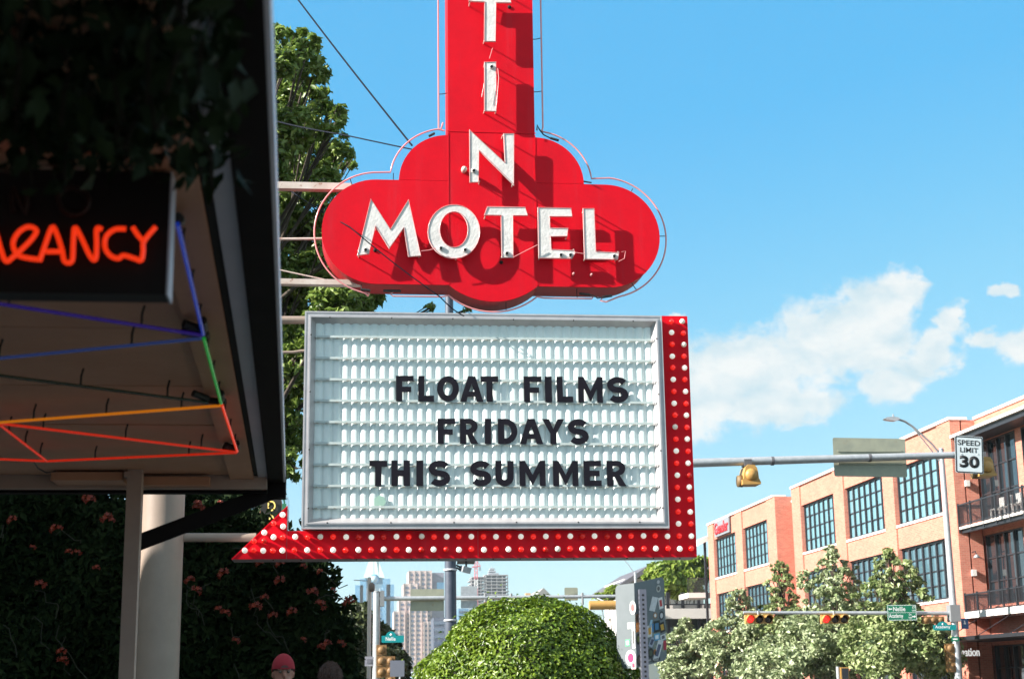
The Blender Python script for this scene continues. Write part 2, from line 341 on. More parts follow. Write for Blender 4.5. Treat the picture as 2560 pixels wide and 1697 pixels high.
def leaf_mesh(name, pts, size, m, nrm=None, aspect=0.5, jitter=1.0, var=0.4, fold=0.18, droop=0.0):
    """pts Nx3: one small pointed, folded leaf at each point"""
    pts = np.asarray(pts, float); n = len(pts)
    a = np.random.normal(size=(n, 3))
    if nrm is not None: a = np.asarray(nrm) + a * jitter
    a /= np.linalg.norm(a, axis=1)[:, None] + 1e-9            # leaf normal
    b = np.random.normal(size=(n, 3)); b[:, 2] -= droop; b -= a * (a * b).sum(1)[:, None]; b /= np.linalg.norm(b, axis=1)[:, None] + 1e-9
    c = np.cross(a, b)
    s = size * (1 + var * (np.random.rand(n) * 2 - 1)); s = s[:, None]
    p0 = pts - b * s * 0.5; p1 = pts + c * s * aspect * 0.5 - b * s * 0.06 + a * s * fold; p2 = pts + b * s * 0.55; p3 = pts - c * s * aspect * 0.5 - b * s * 0.06 + a * s * fold
    v = np.stack([p0, p1, p2, p3], 1).reshape(-1, 3)
    me = bpy.data.meshes.new(name); me.vertices.add(4 * n); me.vertices.foreach_set('co', v.ravel())
    idx = np.arange(4 * n).reshape(n, 4); tri = np.stack([idx[:, [0, 1, 2]], idx[:, [0, 2, 3]]], 1).reshape(-1)
    me.loops.add(6 * n); me.loops.foreach_set('vertex_index', tri)
    me.polygons.add(2 * n); me.polygons.foreach_set('loop_start', np.arange(0, 6 * n, 3)); me.polygons.foreach_set('loop_total', np.full(2 * n, 3))
    me.update(); me.validate(); me.materials.append(m); return me

# ================================================================== ground
def ground():
    asph = mat('asphalt', (0.05, 0.05, 0.052), (0.065, 0.064, 0.063), rough=0.9, scale=2, bump=0.2)
    conc = mat('sidewalk_concrete', (0.30, 0.28, 0.25), (0.24, 0.225, 0.205), rough=0.9, scale=1.5, bump=0.15)
    tag(MB().add([(-4000, -600, -0.02), (4000, -600, -0.02), (4000, 6000, -0.02), (-4000, 6000, -0.02)], [(0, 1, 2, 3)]).build('ground', mat('dry_ground', (0.16, 0.14, 0.10), (0.11, 0.115, 0.07), rough=0.95, scale=0.3)), kind='structure')
    tag(MB().box((-60, -40, -0.3), (4.2, 48, 0.0)).build('motel_forecourt', mat('worn_concrete', (0.25, 0.235, 0.21), (0.20, 0.19, 0.17), rough=0.9, scale=1.2, bump=0.15)), kind='structure')
    tag(MB().box((4.2, -60, -0.3), (6.6, 48, 0.10)).build('near_pavement', conc), kind='structure')
    tag(MB().box((6.6, -200, -0.3), (22.0, 1500, -0.005)).build('road', asph), kind='structure')
    tag(MB().box((22.0, -60, -0.3), (25.9, 1500, 0.12)).build('far_pavement', conc), kind='structure')
    yl = mat('road_paint_yellow', (0.55, 0.36, 0.05), rough=0.7); wl = mat('road_paint_white', (0.7, 0.7, 0.68), rough=0.7)
    b = MB()
    for x in (14.15, 14.45): b.add([(x - .06, -60, 0.0), (x + .06, -60, 0.0), (x + .06, 40, 0.0), (x - .06, 40, 0.0)], [(0, 1, 2, 3)])
    tag(b.build('centre_line', yl), kind='structure')
    b = MB()
    for i in range(12): b.add([(7.2 + i * 1.2, 50, 0.0), (7.8 + i * 1.2, 50, 0.0), (7.8 + i * 1.2, 53, 0.0), (7.2 + i * 1.2, 53, 0.0)], [(0, 1, 2, 3)])
    tag(b.build('crosswalk_marking', wl), kind='structure')
ground()
#PART2
# ================================================================== unseen motel wings, heights stepped to shade the vine, column and people
def motel_shade_blocks():
    stucco = mat('motel_stucco', (0.42, 0.38, 0.33), (0.36, 0.33, 0.29), rough=0.9, scale=1.5, bump=0.2)
    t = thing('motel_shade_blocks', 'unseen stucco motel blocks beyond the left frame edge, shaped to cast shade', 'building')
    for (y0, y1, h) in ((-14, 7.0, 6.0), (7.0, 13.2, 7.0), (13.2, 14.4, 5.95), (14.4, 30, 7.25)):
        MB().box((-18, y0 + 0.003, -0.3), (-8, y1 - 0.003, h)).build('wall', stucco, t)
        MB().box((-18.15, y0 + 0.004, h + 0.003), (-7.9, y1 - 0.004, h + 0.09)).build('roof_coping', DARKFASCIA, t)
    sub(t, (-13, 10, 0))
motel_shade_blocks()

# ================================================================== the red motel sign
YS = 15.0          # plane of the red faces; reader board frame front is the same plane
def arc(cx, cz, rx, rz, a0, a1, n=16):
    return [(cx + rx * math.cos(math.radians(a0 + (a1 - a0) * i / n)), cz + rz * math.sin(math.radians(a0 + (a1 - a0) * i / n))) for i in range(n + 1)]
XL, XR, XC = 1.068, 1.980, 1.524
Z2T, Z2B, R2 = 6.70, 5.583, 0.5585     # lower lobes
Z2C = (Z2T + Z2B) / 2
CLX, CRX = 0.328, 2.704
def bottom_arc(a, b, sag, n=14):
    c = b - a; R = (c * c / 4 + sag * sag) / (2 * sag); cx = (a + b) / 2; cz = Z2B - sag + R; h = math.asin(c / 2 / R)
    return [(cx + R * math.sin(-h + 2 * h * i / n), cz - R * math.cos(-h + 2 * h * i / n)) for i in range(n + 1)]
SIGN_TOP = 10.4
def red_sign():
    t = thing('motel_sign', 'tall red cloud-shaped enamel sign reading MOTEL under a vertical column of white letters', 'motel sign')
    fxz = lambda u, v, d: (u, d, v)
    outline = [(XL, SIGN_TOP)] + [(XL, 7.21)] + arc(XL - 0.0, 6.70, 0.512, 0.505, 90, 180)[1:] + arc(CLX, Z2C, R2, R2, 90, 270, 28) \
        + bottom_arc(XL, XR, 0.168) + arc(CRX, Z2C, R2, R2, -90, 90, 28) + arc(XR, 6.70, 0.512, 0.505, 0, 90) + [(XR, SIGN_TOP)]
    MB().prism([outline], fxz, YS + 0.006, YS + 0.40).build('cabinet', RED_SIDE, t)
    g = 0.0015
    # face sheets with the seams of the real sign
    pil = [(XL, SIGN_TOP), (XL, 7.235 + g), (XR, 7.235 + g), (XR, SIGN_TOP)]
    cen = [(XL + g, 7.235 - g), (XL + g, Z2B)] + bottom_arc(XL + g, XR - g, 0.166)[1:-1] + [(XR - g, Z2B), (XR - g, 7.235 - g)]
    up_l = [(XL - g, 6.70 + g)] + [(XL - g, 7.204)] + arc(XL - g, 6.70 + g, 0.508, 0.501, 90, 180)[1:]
    lo_l = [(XL - g, Z2T - g)] + arc(CLX, Z2C, R2, R2 - g, 90, 270, 28) + [(XL - g, Z2B + g)]
    mir = lambda pts: [(2 * XC - a, b) for a, b in pts]
    for nm, pl in (('face_sheet', pil), ('face_sheet', cen), ('face_sheet', up_l), ('face_sheet', lo_l), ('face_sheet', mir(up_l)), ('face_sheet', mir(lo_l))):
        MB().prism([pl], fxz, YS - 0.004, YS + 0.006).build(nm, RED, t)
    MB().box((XL - 0.010, YS - 0.007, 7.242), (XR + 0.010, YS - 0.0045, 7.252)).build('seam_strip', RED, t)
    for x in (XL, XR): MB().box((x - 0.006, YS - 0.0075, Z2B + .01), (x + 0.006, YS - 0.0045, 7.225)).build('seam_strip', RED, t)
    # raised white letters on standoff rods, each with its unlit tube
    YL = YS - 0.098
    r6 = lambda u, v: (760 + u * .23596, 420 + v * .23596)
    r7 = lambda u, v: (1240 + u * .23596, 420 + v * .23596)
    r8 = lambda u, v: (1040 + u * .30612, v * .30612)
    w = lambda q: (lambda p: (p.x, p.z))(P(q[0], q[1], y=YL))
    LET = {}
    LET['M'] = [[w(r6(*q)) for q in ((560, 932), (707, 328), (915, 650), (1108, 335), (1242, 935), (1105, 945), (1055, 640), (902, 858), (758, 625), (690, 915))]]
    ell = lambda cx, cy, rx, ry, n=30, f=r6: [w(f(cx + rx * math.cos(2 * PI * i / n), cy + ry * math.sin(2 * PI * i / n))) for i in range(n)]
    LET['O'] = [ell(1588, 677, 279, 288), ell(1588, 655, 146, 186)]
    LET['T'] = [[w(q) for q in ((1209.6, 539), (1217.8, 517), (1313, 518), (1319.5, 540), (1282.8, 540), (1283.8, 645), (1254, 645), (1252, 539.5))]]
    LET['E'] = [[w(r7(*q)) for q in ((440, 420), (795, 425), (808, 520), (570, 518), (575, 635), (765, 638), (755, 728), (580, 730), (588, 862), (830, 872), (842, 905), (805, 965), (450, 960))]]
    LET['L'] = [[w(r7(*q)) for q in ((918, 430), (1042, 432), (1060, 885), (1305, 895), (1290, 975), (935, 970))]]
    LET['N'] = [[w(r8(*q)) for q in ((435, 1060), (725, 1330), (713, 1095), (802, 1095), (800, 1518), (515, 1235), (513, 1493), (437, 1493))]]
    LET['I'] = [[w(r8(*q)) for q in ((557, 510), (655, 508), (657, 915), (557, 912))]]
    LET['T2'] = [[w(r8(*q)) for q in ((428, 18), (448, -75), (760, -72), (778, 30), (656, 28), (651, 345), (555, 345), (558, 22))]]
    # housings (dark holes) seen on the letters, in photo coordinates
    H = {'M': [r6(650, 868), ], 'O': [r6(1448, 850), r6(1705, 868)], 'T': [r7(112, 905)], 'E': [r7(685, 922), r7(786, 922)], 'L': [r7(1250, 935)], 'N': [r8(470, 1395)], 'I': [r8(615, 548)], 'T2': []}
    for k, loops in LET.items():
        o = MB().prism(loops, fxz, YL - 0.010, YL + 0.004).build('letter', WHITE_LET, t)
        tb = MB()
        for li, lp in enumerate(loops):                   # the unlit tube just inside the outline
            cx = sum(p[0] for p in lp) / len(lp); cz = sum(p[1] for p in lp) / len(lp)
            m = len(lp); pts = []
            area = sum(lp[i][0] * lp[(i + 1) % m][1] - lp[(i + 1) % m][0] * lp[i][1] for i in range(m))
            sgn = (1 if area > 0 else -1) * (1 if li == 0 else -1)
            for i in range(m):
                a = Vector((*lp[i - 1], 0)); b = Vector((*lp[i], 0)); c = Vector((*lp[(i + 1) % m], 0))
                n1 = Vector((-(b - a).y, (b - a).x, 0)).normalized(); n2 = Vector((-(c - b).y, (c - b).x, 0)).normalized()
                nn = (n1 + n2); nn = nn.normalized() / max(0.45, nn.length / 2)
                q = b + nn * 0.004 * sgn; pts.append((q.x, YL - 0.0125, q.y))
            tb.tube(pts + [pts[0]], 0.0036, 6, cap=False)
        tb.build('neon_tube', NEON_OFF, o)
        for q in H[k]:
            c = P(*q, y=YL - 0.014)
            MB().lathe([(0.024, -0.012), (0.026, 0.0), (0.017, 0.0), (0.017, 0.004)], c, 'y', 14).build('electrode_socket', WHITE_LET, o)
            MB().lathe([(0.0165, -0.0135), (0.0165, 0.0)], c, 'y', 14).build('socket_hole', HOLE, o)
        rods = MB()
        lp = loops[0]; xs = [p[0] for p in lp]; zs = [p[1] for p in lp]
        for (a, b) in zip(lp[::max(1, len(lp) // 4)], [1] * 9):
            cx = a[0] + (sum(xs) / len(xs) - a[0]) * 0.06; cz = a[1] + (sum(zs) / len(zs) - a[1]) * 0.06
            rods.tube([(cx, YL + 0.004, cz), (cx, YS - 0.004, cz)], 0.006, 6)
        tag(rods.build('standoff_rod', RUSTW, o), kind='stuff')
    # loose bits of tube and sockets on the face
    for q in (r6(752, 872), r7(55, 1000), r8(762, 60)):
        c = P(*q, y=YS - 0.008); MB().lathe([(0.019, -0.006), (0.019, 0.003)], c, 'y', 14).build('socket_hole', HOLE, t)
    for q in (r7(815, 1130), r7(1005, 1140)):
        c = P(*q, y=YS - 0.02); MB().lathe([(0.010, -0.06), (0.012, 0.0), (0.012, 0.016)], c, 'y', 10).build('porcelain_stud', NEON_OFF, t)
    c = P(1160, 425, y=YS - 0.05)
    MB().lathe([(0.012, -0.06), (0.030, -0.035), (0.030, 0.01), (0.020, 0.03), (0.024, 0.045)], c, 'y', 12).build('porcelain_socket', RUSTW, t)
    for pts in ([r7(185, 945), r7(330, 870), r7(440, 815)], [r6(1240, 880), r6(1320, 872), r6(1400, 850)], [r7(835, 895), r7(940, 910)], [r8(625, 395), r8(600, 480)], [r8(557, 680), r8(537, 795)], [r8(668, 560), r8(676, 640), r8(655, 885)], [r7(1300, 990), r7(1360, 960), r7(1372, 880), r7(1330, 890)]):
        MB().tube([P(*q, y=YL - 0.045) for q in pts], 0.004, 6).build('neon_tube_tail', NEON_OFF, t)
    # border neon held off the edge on clips
    off = 0.095; YB = YS + 0.05
    def path(pts): return [(p[0], YB, p[1]) for p in pts]
    runs = [
        path([(XL - off - 0.005, SIGN_TOP), (XL - off - 0.002, 7.30), (XL - off + 0.02, 7.275), (XL - off + 0.035, 7.33), (XL - off + 0.045, 7.36)]),
        path(list(reversed([(XL - off + 0.06, 7.27)] + arc(XL, 6.72, 0.605, 0.575, 100, 172) + arc(CLX + 0.02, Z2C, R2 + off, R2 + off, 95, 258, 30) + [(CLX - 0.08, Z2B - off - 0.02), (CLX - 0.065, Z2B - off + 0.005), (CLX - 0.12, Z2B - off + 0.02)]))),
        path([(0.50, Z2B - off + 0.03), (0.475, Z2B - off + 0.005), (0.50, Z2B - off - 0.015), (0.98, Z2B - off - 0.015)] + bottom_arc(XL - 0.05, XR + 0.08, 0.178)[1:-1] and
             [(0.50, Z2B - off + 0.03), (0.475, Z2B - off + 0.005), (0.50, Z2B - off - 0.015), (1.00, Z2B - off - 0.015)] + [(a, b - off) for a, b in bottom_arc(XL, XR, 0.168)] + [(2.05, Z2B - off - 0.012), (2.55, Z2B - off - 0.012), (2.57, Z2B - off + 0.01), (2.54, Z2B - off + 0.025)]),
        path([(2.66, Z2B - off - 0.005), (2.64, Z2B - off - 0.03), (2.70, Z2B - off - 0.045)] + arc(CRX, Z2C, R2 + off, R2 + off, -78, 84, 30) + arc(XR, 6.72, 0.605, 0.575, 6, 82) + [(XR + 0.09, 7.30)]),
        path([(XR + off - 0.02, 7.28), (XR + off, 7.33), (XR + off + 0.005, SIGN_TOP)])]
    for p in runs: MB().tube(p, 0.0085, 8).build('border_neon', NEON_OFF, t)
    for (x, z, x2, z2) in ((XR, 8.34, XR + off, 8.35), (XR, 7.74, XR + off, 7.745), (XL, 7.70, XL - off, 7.675), (CRX + R2, 6.17, CRX + R2 + off, 6.165), (2.98, 5.66, 3.03, 5.57), (2.98, 6.60, 3.02, 6.68), (0.08, 6.64, 0.05, 6.73), (0.18, 5.60, 0.175, 5.49), (1.66, 5.44, 1.66, 5.33), (2.40, 5.58, 2.40, 5.48), (0.50, 6.70, 0.50, 6.79)):
        MB().tube([(x, YB + 0.02, z), ((x + x2) / 2, YB + 0.03, (z + z2) / 2 + 0.004), (x2, YB, z2)], 0.0045, 6).build('tube_clip', BLACK, t)
    for (a, b) in (((0.40, 5.525), (0.58, 5.525)), ((2.42, 5.525), (2.53, 5.515)), ((2.66, 5.49), (2.76, 5.508)), ((XR + .17, 7.215), (XR + .26, 7.19)), ((XL - .20, 7.20), (XL - .14, 7.235)), ((0.17, 5.535), (0.27, 5.525))):
        MB().tube([(a[0], YB - .012, a[1]), (b[0], YB - .012, b[1])], 0.014, 8).build('electrode_boot', BLACK, t)
    MB().tube([(2.53, YB - .01, 5.515), (2.58, YB - .015, 5.50), (2.61, YB - .012, 5.478), (2.66, YB - .01, 5.49)], 0.007, 6).build('lead_wire', BLACK, t)
    MB().tube([(XR + .03, YB, 7.30), (XR + .035, YB - .01, 7.36), (XR + .055, YB - .012, 7.31), (XR + .10, YB - .01, 7.25), (XR + .17, YB - .01, 7.215)], 0.008, 6).build('lead_wire', BLACK, t)
    sub(t, (XC, YS + 0.2, Z2B))
red_sign()

# ================================================================== reader board
BX0, BX1, BZ0, BZ1 = -0.385, 3.268, 3.104, 5.290
FW = 0.098; DEPTH = 0.034         # visible face of the frame, and how far the panel lies behind it
RAILZ = [P(800, 840.2 + 53.3 * k, y=YS + 0.02).z for k in range(9)]
def reader_board():
    t = thing('reader_board', 'white fluted marquee board in an aluminium frame with black changeable letters', 'marquee board')
    fxz = lambda u, v, d: (u, d, v)
    # frame: four mitred extrusions with a rib, a bevel and an inner reveal
    prof = [(0.0, 0.0), (0.0, -0.010), (0.016, -0.010), (0.018, -0.004), (0.030, -0.004), (0.032, -0.010), (0.044, -0.010), (0.046, -0.020), (0.062, -0.020), (0.066, -0.008), (FW + 0.022, DEPTH + 0.04), (0.0, DEPTH + 0.04)]
    cor = [(BX0, BZ0), (BX1, BZ0), (BX1, BZ1), (BX0, BZ1)]
    inn = [(1, 1), (-1, 1), (-1, -1), (1, -1)]
    for i in range(4):
        j = (i + 1) % 4; b = MB(); vs = []
        for c in (i, j):
            for (u, d) in prof: vs.append((cor[c][0] + inn[c][0] * u, YS + d, cor[c][1] + inn[c][1] * u))
        n = len(prof)
        b.add(vs, [(k, (k + 1) % n, (k + 1) % n + n, k + n) for k in range(n)] + [tuple(range(n)), tuple(range(2 * n - 1, n - 1, -1))])
        o = b.build('frame_rail', ALU, t)
    scr = MB()
    for k in range(6):
        x = BX0 + 0.25 + k * 0.62
        for z in (BZ0 + 0.060, BZ1 - 0.064): scr.lathe([(0.008, -0.004), (0.008, 0.003)], (x, YS - 0.018, z), 'y', 8)
    for k in range(4):
        z = BZ0 + 0.2 + k * 0.58
        for x in (BX0 + 0.064, BX1 - 0.064): scr.lathe([(0.008, -0.004), (0.008, 0.003)], (x, YS - 0.018, z), 'y', 8)
    tag(scr.build('frame_screw', BLACK, t), kind='stuff')
    MB().box((BX0 + 0.01, YS + DEPTH + 0.045, BZ0 + 0.01), (BX1 - 0.01, YS + 0.44, BZ1 - 0.01)).build('cabinet', ALU, t)
    # fluted plastic face: 37 flutes, each a wide rounded rib beside a groove
    x0, x1 = BX0 + FW - 0.01, BX1 - FW + 0.01; nfl = 37; per = (x1 - x0) / nfl
    line = []
    for k in range(nfl):
        for (f, h) in ((0.0, 0.0), (0.10, 0.0), (0.15, 0.005), (0.23, 0.010), (0.36, 0.013), (0.66, 0.013), (0.79, 0.010), (0.87, 0.005), (0.91, 0.0)):
            line.append((x0 + (k + f) * per, h))
    line.append((x1, 0.0))
    yb = YS + DEPTH + 0.036
    vs = [(x, yb - h, z) for z in (BZ0 + 0.03, BZ1 - 0.03) for x, h in line]
    n = len(line)
    b = MB().add(vs, [(i, i + 1, n + i + 1, n + i) for i in range(n - 1)], True)
    b.build('fluted_panel', PANEL, t, recalc=False)
    # letter rails
    for z in RAILZ:
        b = MB()
        b.box((x0 + 0.02, YS + 0.030, z - 0.012), (x1 - 0.025, YS + 0.034, z + 0.011))
        b.box((x0 + 0.02, YS + 0.034, z - 0.012), (x1 - 0.025, YS + 0.0545, z - 0.009))
        o = b.build('letter_rail', RAIL, t)
        c = MB()
        for k in range(nfl):
            if random.random() < 0.75:
                xx = x0 + (k + 0.35 + random.random() * 0.2) * per; c.box((xx, YS + 0.0275, z - 0.016), (xx + 0.015 + 0.02 * random.random(), YS + 0.0295, z - 0.010))
        tag(c.build('rail_clip', mat('grimy_clip', (0.36, 0.33, 0.27), (0.2, 0.17, 0.13), rough=0.6, island=True), o), kind='stuff')
    for z in RAILZ: MB().beam((x1 - 0.03, YS + 0.020, z - 0.012), (x1 - 0.004, YS + 0.004, z + 0.006), 0.012, 0.01).build('rail_end', mat('dull_steel', (0.3, 0.3, 0.3), rough=.5), t)
    # torn patch low on the left
    q = [P(a, b_, y=YS + 0.062) for a, b_ in ((936, 1246), (948, 1238), (960, 1243), (965, 1254), (960, 1264), (936, 1264))]
    MB().prism([[(p.x, p.z) for p in q]], fxz, YS + 0.036, YS + 0.042).build('torn_patch', mat('green_film', (0.28, 0.46, 0.37), (0.34, 0.52, 0.43), rough=0.5, scale=20), t)
    sub(t, ((BX0 + BX1) / 2, YS + 0.2, BZ0))
reader_board()

def glyph(ch, w, h, s):
    """heavy block capitals, outlines in metres; s = stroke"""
    def ell(cx, cy, rx, ry, a0, a1, n=14): return [(cx + rx * math.cos(math.radians(a0 + (a1 - a0) * i / n)), cy + ry * math.sin(math.radians(a0 + (a1 - a0) * i / n))) for i in range(n + 1)]
    m = (w - s) / 2
    if ch == 'F': return [[(0, 0), (s, 0), (s, .36 * h), (w * .86, .36 * h), (w * .86, .36 * h + s * .88), (s, .36 * h + s * .88), (s, h - s * .92), (w, h - s * .92), (w, h), (0, h)]]
    if ch == 'L': return [[(0, 0), (w, 0), (w, s * .95), (s, s * .95), (s, h), (0, h)]]
    if ch == 'I': return [[(0, 0), (w, 0), (w, h), (0, h)]]
    if ch == 'T': return [[(m, 0), (m + s, 0), (m + s, h - s * .95), (w, h - s * .95), (w, h), (0, h), (0, h - s * .95), (m, h - s * .95)]]
    if ch == 'E': return [[(0, 0), (w, 0), (w, s * .92), (s, s * .92), (s, h / 2 - s * .45), (w * .9, h / 2 - s * .45), (w * .9, h / 2 + s * .45), (s, h / 2 + s * .45), (s, h - s * .92), (w, h - s * .92), (w, h), (0, h)]]
    if ch == 'H': return [[(0, 0), (s, 0), (s, h / 2 - s * .48), (w - s, h / 2 - s * .48), (w - s, 0), (w, 0), (w, h), (w - s, h), (w - s, h / 2 + s * .48), (s, h / 2 + s * .48), (s, h), (0, h)]]
    if ch == 'O': return [ell(w / 2, h / 2, w / 2, h / 2, 0, 348, 28), ell(w / 2, h / 2, w / 2 - s, h / 2 - s * .98, 0, 348, 28)]
    if ch == 'A': return [[(0, 0), (s * 1.05, 0), (w / 2 - w * .17, .20 * h), (w / 2 + w * .17, .20 * h), (w - s * 1.05, 0), (w, 0), (w / 2 + s * .58, h), (w / 2 - s * .58, h)], [(w / 2 - w * .115, .40 * h), (w / 2, .70 * h), (w / 2 + w * .115, .40 * h)]]
    if ch == 'M': return [[(0, 0), (s * .95, 0), (s * .95, .56 * h), (w / 2, .02 * h), (w - s * .95, .56 * h), (w - s * .95, 0), (w, 0), (w, h), (w - s * .90, h), (w / 2, .44 * h), (s * .90, h), (0, h)]]
    if ch == 'Y': return [[(m, 0), (m + s, 0), (m + s, .42 * h), (w, h), (w - s * 1.12, h), (w / 2, .60 * h), (s * 1.12, h), (0, h), (m, .42 * h)]]
    if ch == 'U':
        r = w / 2; q = r * 1.0
        return [[(0, h), (0, q)] + ell(r, q, r, q, 180, 360)[1:-1] + [(w, q), (w, h), (w - s, h), (w - s, q)] + ell(r, q, r - s, q - s * .98, 0, -180)[1:-1] + [(s, q), (s, h)]]
    if ch == 'D':
        k = h / 2; rx = w * .62
        return [[(0, 0), (w - rx, 0)] + ell(w - rx, k, rx, k, -90, 90)[1:-1] + [(w - rx, h), (0, h)], [(s, s * .92), (s, h - s * .92), (w - rx, h - s * .92)] + ell(w - rx, k, rx - s, k - s * .92, 90, -90)[1:-1] + [(w - rx, s * .92)]]
    if ch == 'R':
        k = .30 * h; rx = w * .50; y0 = h - 2 * k
        return [[(0, 0), (s, 0), (s, .36 * h), (w * .40, .36 * h), (w - s * 1.16, 0), (w, 0), (w * .66, y0 + .03 * h)] + ell(w * .97 - rx, h - k, rx, k, -62, 90) + [(0, h)], [(s, y0 + s * .70), (s, h - s * .86), (w * .97 - rx, h - s * .86)] + ell(w * .97 - rx, h - k, rx - s, k - s * .80, 80, -80, 8) + [(w * .97 - rx, y0 + s * .70)]]
    if ch == 'S':
        cl = []                                           # swept centre line
        k = (h - s) / 4; rx = (w - s) / 2
        for a in range(28, 271, 14): cl.append((w / 2 + rx * math.cos(math.radians(a)), h - s / 2 - k + k * math.sin(math.radians(a))))
        for a in range(76, -153, -14): cl.append((w / 2 + rx * math.cos(math.radians(a)), s / 2 + k + k * math.sin(math.radians(a))))
        L_, R_s = [], []
        for i in range(len(cl)):
            a = Vector(cl[max(0, i - 1)]); b = Vector(cl[min(len(cl) - 1, i + 1)]); d = (b - a).normalized(); n = Vector((-d.y, d.x)); c = Vector(cl[i])
            hs = s / 2
            L_.append(tuple(c + n * hs)); R_s.append(tuple(c - n * hs))
        return [L_ + R_s[::-1]]
def board_letters():
    q = lambda u, v: (560 + u * .50719, 740 + v * .50719)
    lines = [('FLOAT', [(848, 935), (957, 1035), (1050, 1158), (1163, 1278), (1266, 1352)], 388, 513), ('FILMS', [(1478, 1565), (1582, 1616), (1640, 1720), (1745, 1866), (1888, 1992)], 391, 517),
             ('FRIDAYS', [(1053, 1140), (1163, 1253), (1285, 1316), (1350, 1446), (1457, 1572), (1568, 1677), (1695, 1797)], 598, 722),
             ('THIS', [(716, 804), (825, 917), (948, 982), (1008, 1115)], 807, 933), ('SUMMER', [(1213, 1318), (1337, 1427), (1457, 1585), (1622, 1746), (1773, 1860), (1887, 1982)], 808, 933)]
    rail_of = {'FLOAT': 3, 'FILMS': 3, 'FRIDAYS': 5, 'THIS': 7, 'SUMMER': 7}
    where = {'FLOAT': 'top left word', 'FILMS': 'top right word', 'FRIDAYS': 'middle line', 'THIS': 'bottom left word', 'SUMMER': 'bottom right word'}
    nth = ['first', 'second', 'third', 'fourth', 'fifth', 'sixth', 'seventh']
    for word, spans, v0, v1 in lines:
        zb = RAILZ[rail_of[word]] - 0.004
        for i, (ch, (a, b)) in enumerate(zip(word, spans)):
            yl = YS + 0.0265
            p0 = P(*q(a, (v0 + v1) / 2), y=yl); p1 = P(*q(b, (v0 + v1) / 2), y=yl)
            h = P(*q(a, v0), y=yl).z - P(*q(a, v1), y=yl).z
            lw = p1.x - p0.x
            me = MB().prism(glyph(ch, lw, h, min(lw, 0.0625)), lambda u, v, d: (u, d, v), 0.0, -0.006).mesh('sign_letter', LETTER)
            o = link('sign_letter', me, None, (p0.x, yl, zb))
            o.rotation_euler = (0, math.radians(random.uniform(-0.5, 0.5)), 0)
            tag(o, f'black plastic letter {ch}, {nth[i]} letter of {word}, the {where[word]} on the white marquee', 'letter', 'changeable letters on the marquee')
board_letters()

